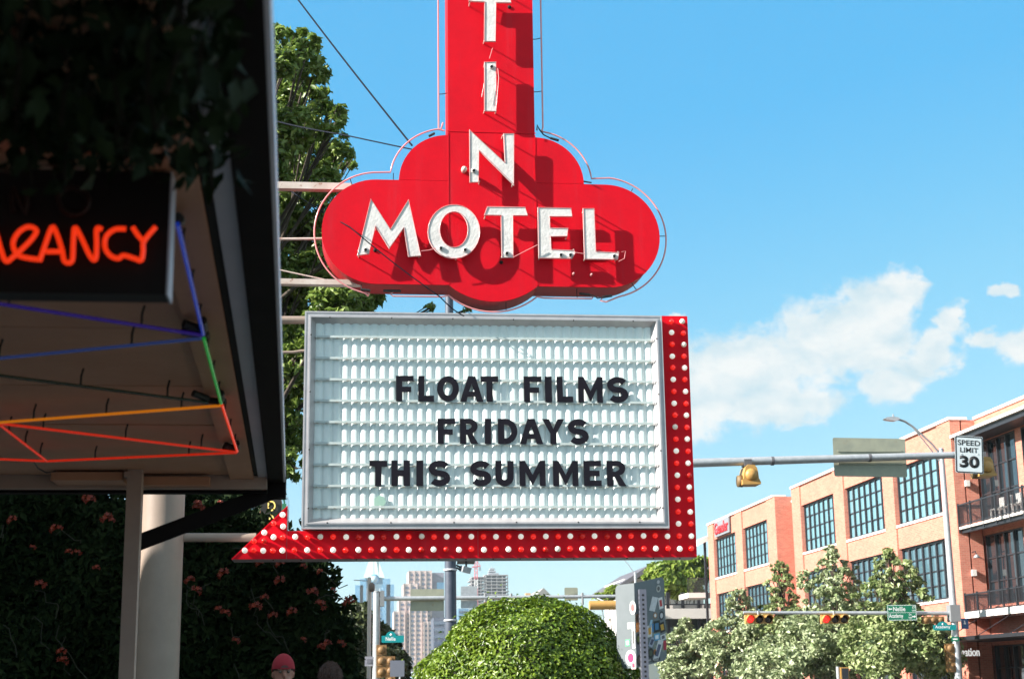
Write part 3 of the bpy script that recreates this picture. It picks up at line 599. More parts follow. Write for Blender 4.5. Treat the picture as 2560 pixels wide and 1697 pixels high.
# ================================================================== bulb arrow
YA = YS + 0.105
def arrow():
    t = thing('bulb_arrow', 'red arrow trough with white and red bulbs wrapping under and beside the marquee', 'arrow sign')
    fxz = lambda u, v, d: (u, d, v)
    g = lambda px, py: (lambda p: (p.x, p.z))(P(px, py, y=YA))
    zb = g(1000, 1396)[1]; zt = g(1200, 1327)[1] + 0.02; xr = g(1731, 1100)[0]; xl = BX1 + 0.002; ztop = g(1720, 790)[1]
    tip = (g(579, 1398)[0], zb); ht = g(719, 1265); xh = ht[0]
    zneck = g(718, 1326)[1]
    poly = [tip, (xr, zb), (xr, ztop), (xl, ztop), (xl, zneck), (xh, zneck), (xh, ht[1])]
    side = mat('grey_trough_side', (0.36, 0.30, 0.31), (0.30, 0.25, 0.26), rough=0.5, scale=5)
    MB().prism([poly], fxz, YA + 0.006, YA + 0.34).build('trough', side, t)
    inset = [(tip[0] + 0.008, zb + 0.002), (xr - 0.002, zb + 0.002), (xr - 0.002, ztop - 0.002), (xl + 0.002, ztop - 0.002), (xl + 0.002, zneck - 0.002), (xh - 0.002, zneck - 0.002), (xh - 0.002, ht[1] - 0.008)]
    # face sheets: head, two lengths of the bottom band, the upright
    xm = g(1195, 1360)[0]; xu = g(1674, 1360)[0]
    z1 = zneck - 0.002
    s1 = [inset[0], (xh - .003, zb + .002), (xh - .003, ht[1] - 0.008)]
    def strip(a, b, c, d): return [(a, c), (b, c), (b, d), (a, d)]
    for pl in (s1, strip(xh + .001, xm - .002, zb + .002, z1), strip(xm + .002, xu - .002, zb + .002, z1), strip(xu + .002, xr - .002, zb + .002, ztop - .002)):
        MB().prism([pl], fxz, YA - 0.002, YA + 0.006).build('face_sheet', RED, t)
    # rolled edge along the slope and bottom
    b = MB(); b.beam((tip[0], YA - 0.004, zb), (xh, YA - 0.004, ht[1]), 0.010, 0.012, up=(0, 1, 0)); b.build('rolled_edge', RED, t)
    b = MB()
    for k in range(16): b.lathe([(0.007, 0.0), (0.007, 0.012)], (tip[0] + 0.4 + k * 0.27, YA + 0.03, zb - 0.010), 'z', 8)
    tag(b.build('edge_screw', BLACK, t), kind='stuff')
    # bulbs
    zu, zl = g(1200, 1341.5)[1], g(1200, 1373.5)[1]
    spots = []
    xa, xb = g(738, 1343)[0], g(1667, 1340)[0]
    for k in range(31):
        x = xa + (xb - xa) * k / 30
        spots.append((x, zu, k % 2 == 0)); spots.append((x, zl, k % 2 == 1))
    for px, wh in ((612, 1), (635, 0), (659.5, 1), (683, 0), (706.5, 1)): spots.append((g(px, 1376)[0], zl, wh))
    for px, py, wh in ((683.5, 1344, 1), (706.8, 1343, 0), (659.7, 1353, 0), (636, 1353, 0), (662, 1332, 1), (684, 1309, 0), (706.6, 1288, 1), (707.6, 1316, 1)): spots.append((*g(px, py), wh))
    c0, c1 = g(1697.5, 1372)[0], g(1727, 1372)[0]; zt0 = g(1690, 805)[1]
    for k in range(20):
        z = zl + (zt0 - zl) * (19 - k) / 19
        spots.append((c0, z, k % 2 == 1)); spots.append((c1, z, k % 2 == 0))
    R = 0.0285
    prof = [(0.013, 0.012), (0.014, -0.004)] + [(R * math.sin(a), -0.020 - R + R * (1 - math.cos(PI - a)) - R) if False else (R * math.sin(a), -0.006 - R * (1 + math.cos(a)) ) for a in [PI * (0.86 - 0.86 * i / 9) for i in range(10)]]
    prof[-1] = (0.0006, prof[-1][1])
    mw = MB().lathe(prof, (0, 0, 0), 'y', 16).mesh('bulb', BULB_W); mr = MB().lathe(prof, (0, 0, 0), 'y', 16).mesh('bulb', BULB_R)
    mwd = mw.copy(); mwd.materials[0] = mat('tired_white_bulb', (0.72, 0.69, 0.60), rough=.35, emit=(1, .9, .7), estr=.05); mrd = mr.copy(); mrd.materials[0] = mat('tired_red_bulb', (0.50, 0.012, 0.008), rough=.2, emit=(1, .02, .01), estr=.05)
    for x, z, wh in spots:
        o = link('bulb', (mwd if random.random() < .10 else mw) if wh else (mrd if random.random() < .12 else mr), t, (x + random.uniform(-.003, .003), YA - 0.002, z + random.uniform(-.003, .003)))
        o.rotation_euler = (random.uniform(-.06, .06), 0, random.uniform(-.06, .06))
    sub(t, (1.3, YA + 0.17, zb))
arrow()

# ================================================================== supports of the sign
def supports():
    col = thing('sign_column', 'thick round cream steel column behind the canopy carrying the signs', 'column')
    cx, cy = -1.74, 15.25
    MB().tube([(cx, cy, -0.1), (cx, cy, 8.2)], 0.205, 32).build('shaft', CREAM, col)
    MB().box((cx - .35, cy - .35, 0), (cx + .35, cy + .35, 0.06)).build('base_plate', CREAM, col)
    MB().tube([(cx - .21, cy - .06, 1.0), (cx - .21, cy - .06, 6)], 0.018, 8).build('conduit', CREAM, col)
    sub(col, (cx, cy, 0))
    def bar(name, label, px0, py0, px1, py1, r, m, y=15.25, kind='tube', x0=None):
        a = P(px0, py0, y=y); b = P(px1, py1, y=y)
        if x0 is not None: k = (x0 - a.x) / (b.x - a.x); a = a + (b - a) * k
        if kind == 'tube': o = MB().tube([a, b], r, 14).build(name, m)
        else: o = MB().box((a.x, y - 0.05, b.z - r), (b.x, y - 0.044, b.z + r)).box((a.x, y - 0.044, b.z - r), (b.x, y + 0.05, b.z - r + 0.008)).box((a.x, y - 0.044, b.z + r - 0.008), (b.x, y + 0.05, b.z + r)).build(name, m)
        tag(o, label, 'support bar', 'steel bars tying the signs to the column')
    bar('support_beam', 'rusty white channel beam at the shoulder of the red cloud sign', 690, 470, 880, 470, 0.036, RUSTW, 15.22, 'ch', -1.6)
    bar('support_rod', 'thin white rod meeting the red cloud sign at mid height', 690, 598, 812, 597, 0.014, RUSTW, 15.22, 'tube', -1.6)
    bar('support_beam', 'rusty white channel beam under the left lobe of the cloud sign', 690, 709, 915, 709, 0.028, RUSTW, 15.18, 'ch', -1.6)
    bar('support_rod', 'thin slanting brace rod behind the left lobe', 690, 673, 870, 712, 0.008, RUSTW, 15.3, 'tube')
    bar('support_pipe', 'thick cream pipe at the top left corner of the marquee frame', 690, 800, 775, 800, 0.041, CREAM, 15.25, 'tube', -1.6)
    bar('support_pipe', 'cream pipe from the round column to the arrow head', 462, 1343, 640, 1343, 0.044, CREAM, 15.28, 'tube', -1.6)
    a = [P(px, py, y=15.2) for px, py in ((690, 881), (735, 880), (752, 877), (768, 877))]
    tag(MB().tube([Vector((-1.6, 15.2, a[0].z))] + a, 0.014, 10).build('conduit_pipe', CREAM), 'thin bent cream conduit entering the left side of the marquee frame', 'conduit')
    def cable(pts, r, label):
        q = [P(*p[:2], y=p[2]) for p in pts]; out = []
        for i in range(len(q) - 1):
            for k in range(8):
                s_ = k / 8; p = q[i].lerp(q[i + 1], s_); out.append(p - Vector((0, 0, 0.02 * math.sin(PI * s_))))
        out.append(q[-1])
        tag(MB().tube(out, r, 6).build('guy_cable', WIRE), label, 'cable', 'guy cables of the red sign')
    cable([(700, -60, 17.5), (1030, 364, 15.1)], 0.010, 'dark guy cable slanting down from the top edge to the cloud shoulder')
    cable([(640, 290, 20), (862, 338, 17.4), (1478, 457, 14.97)], 0.009, 'dark guy cable crossing the letter N from the tree')
    cable([(690, 452, 16.2), (875, 568, 14.84), (1100, 742, 14.8), (1160, 790, 14.95)], 0.006, 'thin wire crossing the letter M down towards the marquee')
supports()

# ================================================================== office canopy overhead, left
ZS = 2.543                                     # underside of the soffit
def fascia_x(y): return -0.110 - 0.0300 * (y - 2.0)        # line of the fascia's outer edge
def canopy():
    t = thing('canopy', 'dark low office canopy seen from below with brown soffit boards and neon zigzags', 'canopy')
    # soffit boards run across, with open joints
    ys = [-1.5, -0.2, 0.9, 1.75, 2.55, 3.30, 4.05, 4.86, 5.60, 6.28, 6.98]
    for i in range(len(ys) - 1):
        a, b = ys[i] + 0.006, ys[i + 1] - 0.006
        dz = random.uniform(-0.004, 0.004)
        MB().add([(-8, a, ZS + dz), (fascia_x(a) - 0.20, a, ZS + dz), (fascia_x(b) - 0.20, b, ZS + dz), (-8, b, ZS + dz),
                  (-8, a, ZS + dz + 0.02), (fascia_x(a) - 0.20, a, ZS + dz + 0.02), (fascia_x(b) - 0.20, b, ZS + dz + 0.02), (-8, b, ZS + dz + 0.02)],
                 [(0, 1, 2, 3), (7, 6, 5, 4), (0, 4, 5, 1), (1, 5, 6, 2), (2, 6, 7, 3), (3, 7, 4, 0)]).build('soffit_board', SOFFIT, t)
    def strip(name, m, o0, o1, z0, z1, y0=-1.5, y1=7.10, o0b=None, o1b=None):
        n = 8; vs = []
        for k in range(n + 1):
            y = y0 + (y1 - y0) * k / n; x = fascia_x(y)
            vs += [(x + o0, y, z0), (x + o1, y, z0), (x + o1, y, z1), (x + o0, y, z1)]
        fs = [(4 * k + i, 4 * k + (i + 1) % 4, 4 * k + 4 + (i + 1) % 4, 4 * k + 4 + i) for k in range(n) for i in range(4)] + [(3, 2, 1, 0), tuple(4 * n + i for i in range(4))]
        return MB().add(vs, fs).build(name, m, t)
    strip('soffit_trim', SOFFIT, -0.245, -0.140, ZS - 0.014, ZS - 0.002, y1=7.02)
    strip('shadow_gap', HOLE, -0.138, -0.121, ZS + 0.002, ZS + 0.03)  # solid black strip put in for the dark of the gap
    strip('metal_strip', STRIP, -0.119, -0.078, ZS - 0.004, ZS + 0.03)
    strip('fascia', DARKFASCIA, -0.076, -0.006, ZS - 0.014, ZS + 0.075, y1=7.22)
    strip('drip_edge', mat('drip_metal', (0.60, 0.60, 0.66), rough=0.5), -0.0055, 0.003, ZS - 0.010, ZS + 0.085, y1=7.20)
    strip('roof_edge', DARKFASCIA, -0.55, -0.008, ZS + 0.036, ZS + 0.072, y1=7.12)
    MB().box((-8, -1.5, ZS + 0.05), (-0.6, 7.0, ZS + 0.24)).build('roof', DARKFASCIA, t)
    # header at the far end, blocking, box and the post
    hb = P(300, 1221, y=7.0).z
    MB().box((-8, 7.0, hb), (fascia_x(7) - 0.08, 7.045, ZS + 0.02)).build('header_beam', POSTC, t)
    MB().box((-8, 7.047, hb - 0.012), (fascia_x(7) - 0.08, 7.12, ZS + 0.2)).build('header_fascia', DARKFASCIA, t)
    a = P(138, 1152, y=6.9); b = P(312, 1206, y=6.9)
    MB().box((a.x, 6.82, b.z), (b.x, 6.995, ZS - 0.006)).build('junction_panel', SOFFIT, t)
    a = P(352, 1192, y=6.95); b = P(524, 1214, y=6.95)
    MB().box((a.x, 6.93, b.z), (b.x, 6.997, a.z)).build('trim_board', SOFFIT, t)
    pl, pr = P(317, 1300, y=6.85).x, P(354, 1300, y=6.85).x
    MB().box((pl, 6.80, -0.02), (pr, 6.80 + (pr - pl), P(330, 1170, y=6.85).z)).build('post', POSTC, t)
    MB().box((pl - 0.012, 6.79, P(330, 1196, y=6.85).z), (pr - 0.05, 6.93, ZS - 0.008)).build('post_cap', POSTC, t)
    MB().box((pl - .04, 6.76, 0), (pr + .04, 6.94, 0.012)).build('post_foot', GALV, t)
    # slanting steel strut from the fascia corner down to the post
    c0 = P(690, 1226, y=7.17); c1 = P(330, 1362, y=6.98)
    MB().beam(c0 + (c0 - c1).normalized() * 0.035, c1, 0.055, 0.072).build('strut', DARKFASCIA, t)
    MB().box((fascia_x(7.17) - .078, 7.13, c0.z - .035), (fascia_x(7.17) + .006, 7.235, ZS + 0.08)).build('corner_cap', DARKFASCIA, t)
    sub(t, (-4, 7, 0))
    w = MB()
    def tubething(name, px, col, estr, label, lit=True):
        q = [P(a_, b_, z=ZS - 0.055) for a_, b_ in px]
        m = mat('neon_' + name, tuple(0.05 * c + 0.01 for c in col), rough=0.2, emit=col, estr=estr)
        th = thing('neon_tube', label, 'neon tube', group='zigzag neon tubes under the canopy')
        MB().tube(q, 0.0048, 10).build('tube', m, th)
        for k in (0, len(q) - 1):
            d = (q[1] - q[0]).normalized() if k == 0 else (q[-2] - q[-1]).normalized()
            e = q[k] + Vector((0, 0, 0.012))
            if -0.9 < e.x: MB().tube([e, e + d * 0.055 + Vector((0, 0, 0.012))], 0.012, 8).build('electrode_cap', BLACK, th)
        n = max(1, int((q[-1] - q[0]).length / 0.28))
        for k in range(n):
            p = q[0].lerp(q[-1], (k + 0.5) / n)
            MB().tube([p + Vector((0, 0, 0.003)), p + Vector((0, 0, 0.03)), Vector((p.x + .004, p.y + .01, ZS))], 0.0035, 6).build('clip', BLACK, th)
        sub(th, tuple(q[0]))
    tubething('purple', [(-160, 735), (506, 838)], (0.14, 0.04, 1.0), 0.026, 'dim purple neon tube, the topmost slanting one under the canopy')
    tubething('deep_blue', [(444, 560), (508, 836)], (0.02, 0.09, 1.0), 0.065, 'deep blue neon tube beside the VACANCY sign near the canopy edge')
    tubething('blue', [(-160, 911), (503, 846)], (0.18, 0.30, 1.0), 0.028, 'dull blue neon tube just below the purple one')
    tubething('green', [(510, 846), (553, 1008)], (0.03, 1.0, 0.12), 0.055, 'bright green neon tube along the canopy edge')
    tubething('dark_green', [(-160, 918), (520, 1006)], (0.02, 0.05, 0.02), 0.02, 'unlit dark green neon tube across the middle of the soffit')
    tubething('amber', [(-5, 1056), (550, 1014)], (1.0, 0.28, 0.01), 0.15, 'amber yellow neon tube across the soffit')
    tubething('red', [(-2, 1058), (592, 1130)], (1.0, 0.035, 0.008), 0.14, 'red neon tube slanting below the amber one')
    tubething('red', [(0, 1062), (118, 1153)], (1.0, 0.035, 0.008), 0.14, 'short steep red neon tube at the left frame edge')
    tubething('red', [(-150, 1141), (112, 1152)], (1.0, 0.035, 0.008), 0.14, 'red neon tube running out of frame at lower left of the soffit')
    tubething('red', [(122, 1152), (592, 1131)], (1.0, 0.035, 0.008), 0.14, 'lowest long red neon tube, nearest the post')
    tubething('orange_red', [(555, 1012), (593, 1128)], (1.0, 0.05, 0.010), 0.22, 'orange red neon tube along the canopy edge below the green one')
    pts = [P(a_, b_, z=ZS - 0.03) for a_, b_ in ((82, 1150), (95, 1170), (115, 1181), (138, 1178))]
    tag(MB().tube(pts, 0.003, 6).build('loose_wire', BLACK), 'short loose black wire drooping from the soffit above the post', 'wire')
canopy()

def vacancy_sign():
    YV = 2.70
    t = thing('vacancy_sign', 'small black box sign with glowing red neon word VACANCY hung under the canopy', 'neon sign')
    tr = P(418, 398, y=YV); br = P(414, 737, y=YV); x0 = br.x - 0.62
    z0 = br.z; z1 = min(tr.z, ZS - 0.02)
    MB().box((x0, YV, z0), (br.x, YV + 0.06, z1)).build('box', mat('sign_box_black', (0.006, 0.005, 0.005), rough=0.6, spec=0.2), t)
    MB().box((br.x + 0.001, YV - 0.004, z0 - 0.002), (br.x + 0.005, YV + 0.06, z1)).build('side_flange', STRIP, t)
    for x in (x0 + 0.1, br.x - 0.1): MB().tube([(x, YV + .05, z1), (x, YV + .05, ZS)], 0.005, 6).build('hanger', BLACK, t)
    lit = mat('neon_vacancy', (0.3, 0.03, 0.01), rough=0.2, emit=(1.0, 0.040, 0.006), estr=0.28)
    off = mat('neon_off_dark', (0.025, 0.009, 0.007), rough=0.4, spec=0.2)
    q = lambda u, v: P(u * .5422, v * .5422, y=YV - 0.022)
    def smooth(pts, n=5):
        out = []
        for i in range(len(pts) - 1):
            p0 = pts[max(0, i - 1)]; p1 = pts[i]; p2 = pts[i + 1]; p3 = pts[min(len(pts) - 1, i + 2)]
            for k in range(n):
                u = k / n
                out.append(0.5 * ((2 * p1) + (p2 - p0) * u + (2 * p0 - 5 * p1 + 4 * p2 - p3) * u * u + (3 * p1 - p0 - 3 * p2 + p3) * u ** 3))
        return out + [pts[-1]]
    strokes = [('A', [(-250, 1205), (-195, 1050), (-150, 1205)]), ('V', [(-90, 1050), (-40, 1190), (-10, 1200)]) , ('A', [(-25, 1050), (10, 1170), (30, 1205), (60, 1185), (110, 1140), (150, 1098), (168, 1062), (130, 1046), (85, 1072), (60, 1122), (80, 1174), (130, 1190), (178, 1196)]),
               ('A', [(182, 1205), (208, 1130), (240, 1048), (262, 1080), (285, 1150), (298, 1205), (332, 1203), (338, 1120), (345, 1050), (372, 1090), (415, 1180), (440, 1195), (446, 1130), (446, 1056), (470, 1058)]),
               ('A', [(212, 1160), (275, 1160)]), ('C', [(580, 1056), (530, 1058), (490, 1090), (484, 1140), (508, 1178), (545, 1192), (570, 1178), (620, 1192), (650, 1200), (660, 1160), (664, 1112), (718, 1046)]), ('Y', [(612, 1048), (636, 1085), (662, 1112)])]
    for nm, st in strokes: MB().tube(smooth([q(*a) for a in st]), 0.0046, 10).build('neon_letter', lit, t)
    for st in ([(60, 980), (60, 870), (120, 980), (120, 870)], [(330, 990), (280, 960), (270, 900), (330, 865), (400, 900), (405, 950), (370, 985), (330, 990)]):
        MB().tube(smooth([q(*a) for a in st], 3), 0.005, 8).build('unlit_letter', off, t)
    sub(t, (br.x - .3, YV + .05, z0))
vacancy_sign()

def hanging_vine():
    t = thing('hanging_vine', 'dark leafy creeper hanging from the canopy over the VACANCY sign', 'vine')
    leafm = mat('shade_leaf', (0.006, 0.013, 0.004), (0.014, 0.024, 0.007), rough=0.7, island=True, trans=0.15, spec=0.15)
    stem = mat('vine_stem', (0.014, 0.010, 0.007), rough=0.9, spec=0.1)
    rnd = random.Random(3)
    k = 0
    for i in range(46):
        px = rnd.uniform(-60, 560); y = rnd.uniform(1.75, 2.62)
        top = P(px, 0, z=ZS); x = P(px, 200, y=y).x
        base = {True: 430, False: 330}[px < 430] + rnd.uniform(-130, 60)
        if px > 480: base = rnd.uniform(120, 430) if i % 3 else 470
        zb = max(P(px, base, y=y).z, 2.30)
        pts = [Vector((x, y, ZS + 0.0))]; n = 6
        for j in range(1, n + 1): pts.append(Vector((x + rnd.uniform(-.012, .012), y + rnd.uniform(-.012, .012), ZS + (zb - ZS) * j / n)))
        o = MB().tube(pts, 0.0025, 5).build('strand', stem, t)
        lp = []
        for j in range(34):
            p = pts[rnd.randrange(len(pts))].lerp(pts[rnd.randrange(len(pts))], rnd.random())
            lp.append((p.x + rnd.gauss(0, .022), p.y + rnd.gauss(0, .03), p.z + rnd.gauss(0, .02)))
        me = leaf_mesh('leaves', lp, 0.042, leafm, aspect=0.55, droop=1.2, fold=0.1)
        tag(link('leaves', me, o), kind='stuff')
    sub(t, (-0.5, 2.2, ZS))
hanging_vine()

# ================================================================== greenery near the sign
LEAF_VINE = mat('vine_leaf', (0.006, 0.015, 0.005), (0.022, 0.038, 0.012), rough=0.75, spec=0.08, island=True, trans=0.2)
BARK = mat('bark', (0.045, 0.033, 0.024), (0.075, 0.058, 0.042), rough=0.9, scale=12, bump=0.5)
CORE = mat('foliage_shade', (0.007, 0.010, 0.004), (0.012, 0.015, 0.006), rough=0.95, scale=5)  # solid dark filler; shade between the leaves put into its colour
def trumpet_vine():
    t = thing('trumpet_vine', 'big shaded wall of trumpet vine with orange red flowers behind the column', 'vine')
    top = [(-250, 1120), (200, 1160), (470, 1222), (560, 1250), (630, 1296), (700, 1340), (765, 1388), (795, 1430), (815, 1490), (845, 1560), (880, 1645), (905, 1730)]
    tw = [P(a, b, y=18.2) for a, b in top]
    def height(x):
        for a, b in zip(tw[:-1], tw[1:]):
            if a.x <= x <= b.x: return a.z + (b.z - a.z) * (x - a.x) / (b.x - a.x)
        return tw[0].z if x < tw[0].x else 0
    xmin, xmax = tw[0].x, tw[-1].x
    # dark, shade-coloured core
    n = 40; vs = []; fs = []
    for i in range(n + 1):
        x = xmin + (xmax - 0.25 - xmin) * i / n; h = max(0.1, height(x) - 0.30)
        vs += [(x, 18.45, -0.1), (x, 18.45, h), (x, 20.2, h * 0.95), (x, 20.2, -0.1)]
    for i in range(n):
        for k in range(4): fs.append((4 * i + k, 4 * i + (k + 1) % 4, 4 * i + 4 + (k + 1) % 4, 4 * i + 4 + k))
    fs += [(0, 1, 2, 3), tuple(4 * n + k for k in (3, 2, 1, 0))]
    MB().add(vs, fs).build('dark_vine_core', CORE, t)
    rs = np.random.RandomState(5); pts = []; nr = []
    while len(pts) < 36000:
        x = rs.uniform(xmin, xmax + 0.1); h = height(min(x, xmax)); z = rs.uniform(0, 1) ** 0.8 * (h + 0.15)
        if z > h + rs.exponential(0.07): continue
        bulge = 0.28 * math.sin(x * 2.1 + z * 1.3) + 0.22 * math.sin(x * 4.3 - z * 3.1)
        y = 17.75 + bulge * 0.6 + rs.exponential(0.12) + max(0, (z - h + 0.5)) * 0.6
        pts.append((x, y, z)); nr.append((-0.2, -1, 0.5))
    for i in range(5000):                                  # crest and the free right-hand edge
        x = rs.uniform(xmin, xmax); h = height(x); pts.append((x + rs.normal() * .05, rs.uniform(17.7, 20.2), h + rs.normal() * 0.10)); nr.append((0, -.3, 1))
    # loose sprays poking out against the sky
    for (px, py, L_) in ((800, 1420, .30), (815, 1445, .28), (835, 1500, .35), (790, 1400, .25), (860, 1545, .25), (745, 1370, .25), (880, 1600, .25), (820, 1470, .3)):
        a = P(px - 25, py + 15, y=18.0); d = Vector((rs.uniform(.4, 1), rs.uniform(-.2, .2), rs.uniform(-.1, .7))).normalized()
        for k in range(45):
            p = a + d * L_ * rs.rand(); pts.append(tuple(np.array(p) + rs.normal(size=3) * .045)); nr.append((0, -1, .4))
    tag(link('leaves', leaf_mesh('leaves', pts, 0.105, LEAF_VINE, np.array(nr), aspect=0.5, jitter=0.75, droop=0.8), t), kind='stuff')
    rn = random.Random(2)
    for i in range(26):                                    # bare runners
        a = P(rn.uniform(0, 860), rn.uniform(1300, 1690), y=17.55); pts2 = [a]
        for k in range(5): pts2.append(pts2[-1] + Vector((rn.uniform(-.05, .13), rn.uniform(-.03, .03), rn.uniform(-.14, .06))))
        MB().tube(pts2, 0.006, 5).build('runner', mat('pale_runner', (0.02, 0.022, 0.012), rough=.9), t)
    # flowers: clusters of flared tubes
    fm = mat('trumpet_flower', (0.30, 0.036, 0.006), (0.12, 0.008, 0.005), rough=0.5, island=True, trans=0.2)
    b = MB()
    for k in range(6):
        az = k * 1.05 + 0.3; el = rn.uniform(-0.5, 0.5)
        d = Vector((math.cos(az) * math.cos(el), -abs(math.sin(az)) * 0.5 * math.cos(el) - .2, math.sin(el))).normalized()
        pr = [Vector((0, 0, 0)), d * 0.05, d * 0.085]
        b.tube([p for p in pr], 0.007, 7, cap=False, r2=0.015)
        u = d.orthogonal().normalized(); w = d.cross(u); c = d * 0.085
        ring = []
        for j in range(10):
            r = 0.042 if j % 2 == 0 else 0.024; a = 2 * PI * j / 10
            ring.append(c + (u * math.cos(a) + w * math.sin(a)) * r + d * (0.012 if j % 2 == 0 else 0))
        b.add([c - d * .006] + ring, [(0, 1 + j, 1 + (j + 1) % 10) for j in range(10)])
    fme = b.mesh('flower', fm, recalc=False)
    fl = [(495, 1260), (552, 1257), (490, 1476), (470, 1450), (558, 1433), (650, 1409), (701, 1409), (760, 1415), (549, 1523), (565, 1532), (661, 1493), (639, 1515), (682, 1536), (802, 1512), (868, 1500), (880, 1505), (758, 1599), (802, 1615), (815, 1612), (855, 1606),
          (800, 1430), (780, 1480), (835, 1474), (214, 1243), (224, 1250), (266, 1295), (280, 1300), (137, 1323), (150, 1318), (83, 1366), (172, 1380), (196, 1378), (103, 1458), (475, 1449), (497, 1270), (154, 1629), (156, 1652), (330, 1238), (30, 1300), (240, 1420), (590, 1600), (700, 1450), (730, 1530)]
    for (px, py) in fl:
        p = P(px, py, y=17.42 + rn.uniform(-.05, .1)); o = link('flower', fme, t, p)
        o.rotation_euler = (rn.uniform(-.4, .4), rn.uniform(-.8, .8), rn.uniform(-.5, .5)); k = rn.uniform(0.4, 0.8); o.scale = (k, k, k)
    sub(t, (-3, 18.5, 0))
trumpet_vine()

def round_bush():
    t = thing('clipped_bush', 'dome of clipped bright green hedge below the marquee at the bottom edge', 'bush')
    C_ = Vector((1.055, 8.72, 1.42)); R = (0.625, 0.63, 0.645)
    rs = np.random.RandomState(11); n = 72000
    d = rs.normal(size=(n, 3)); d /= np.linalg.norm(d, axis=1)[:, None]; d = d[d[:, 2] > -0.9]
    lump = 1 + 0.028 * np.sin(d[:, 0] * 7 + d[:, 2] * 5) + 0.03 * np.sin(d[:, 1] * 9 - d[:, 0] * 6 + 1) + 0.02 * np.sin(d[:, 2] * 13 + d[:, 0] * 4)
    r = lump * (1 - rs.exponential(0.045, size=len(d)) + 0.02)
    tuft = np.clip(np.sin(d[:, 0] * 23 + d[:, 1] * 17) * np.sin(d[:, 2] * 19 - d[:, 0] * 11), 0, 1); r += 0.022 * tuft; sprig = rs.rand(len(d)) < 0.06; r[sprig] += rs.exponential(0.032, size=sprig.sum()) * (0.4 + tuft[sprig])
    pts = np.array(C_) + d * np.array(R) * r[:, None]
    lm = mat('hedge_leaf', (0.055, 0.120, 0.006), (0.200, 0.285, 0.024), rough=0.36, island=True, trans=0.16, spec=0.5)
    nrm = d + np.array((0, 0, 0.25))
    tag(link('leaves', leaf_mesh('leaves', pts, 0.025, lm, nrm, aspect=0.5, jitter=0.50), t), kind='stuff')
    b = MB(); seg, ring = 28, 16; vs = []
    for i in range(ring + 1):
        th = PI * i / ring
        for k in range(seg):
            ph = 2 * PI * k / seg; q = np.array((math.sin(th) * math.cos(ph), math.sin(th) * math.sin(ph), math.cos(th)))
            l = 0.90 + 0.028 * math.sin(q[0] * 7 + q[2] * 5) + 0.03 * math.sin(q[1] * 9 - q[0] * 6 + 1)
            vs.append(tuple(np.array(C_) + q * np.array(R) * l))
    fs = [(i * seg + k, i * seg + (k + 1) % seg, (i + 1) * seg + (k + 1) % seg, (i + 1) * seg + k) for i in range(ring) for k in range(seg)]
    b.add(vs, fs, True); b.build('dark_bush_core', CORE, t)
    for k in range(5):
        a = k * 1.26; MB().tube([(C_.x + .06 * math.cos(a), C_.y + .06 * math.sin(a), -0.05), (C_.x + .25 * math.cos(a), C_.y + .25 * math.sin(a), 0.9)], 0.03, 8, r2=0.015).build('stem', BARK, t)
    sub(t, (C_.x, C_.y, 0))
round_bush()

def tree(name, label, cat, base, trunk_h, trunk_r, blobs, leaf, count, lm, group=None, droop=0.3, flat=1.0, seed=1, limbs=True, aspect=0.5):
    """blobs: list of (centre Vector, radius): foliage clumps; limbs reach into each clump"""
    rs = np.random.RandomState(seed); t = thing(name, label, cat, (0, 0, 0), group)
    base = Vector(base); b = MB(); top = base + Vector((0, 0, trunk_h))
    mid = base + Vector((rs.normal() * .06, rs.normal() * .06, trunk_h * .5))
    b.tube([base - Vector((0, 0, .2)), mid, top], trunk_r, 10, r2=trunk_r * .55).build('trunk', BARK, t)
    if limbs:
        b = MB()
        for c, r in blobs:
            k = rs.uniform(.35, .95); a = base.lerp(top, k) if c.z > base.z + trunk_h * k * .7 else base.lerp(top, .5)
            m = a.lerp(c, .5) + Vector((rs.normal() * .1 * r, rs.normal() * .1 * r, -.10 * r))
            b.tube([a, m, c], trunk_r * .30, 6, r2=trunk_r * .08)
            for j in range(3):
                e = c + Vector(rs.normal(size=3)) * r * .5; b.tube([m.lerp(c, .6), e], trunk_r * .10, 5, r2=trunk_r * .03)
        tag(b.build('limbs', BARK, t), kind='stuff')
    vol = sum(r ** 2 for c, r in blobs); pts = []; nr = []
    for c, r in blobs:
        n = int(count * r * r / vol)
        # twig clusters inside the clump give light and dark knots
        nc = max(4, n // 26); cd = rs.normal(size=(nc, 3)); cd /= np.linalg.norm(cd, axis=1)[:, None]
        cc = np.array(c) + cd * (r * rs.uniform(.35, 1.0, size=nc) ** .6)[:, None] * np.array((1, 1, flat))
        idx = rs.randint(0, nc, n)
        q = cc[idx] + rs.normal(size=(n, 3)) * np.minimum(r * .17, .42) * np.array((1, 1, .75))
        pts.append(q); nr.append((q - np.array(c)) / r * .7 + np.array((0, 0, .7)))
    pts = np.concatenate(pts); nr = np.concatenate(nr)
    tag(link('crown', leaf_mesh('crown', pts, leaf, lm, nr, aspect=aspect, jitter=.85, droop=droop), t), kind='stuff')
    sub(t, tuple(base)); return t

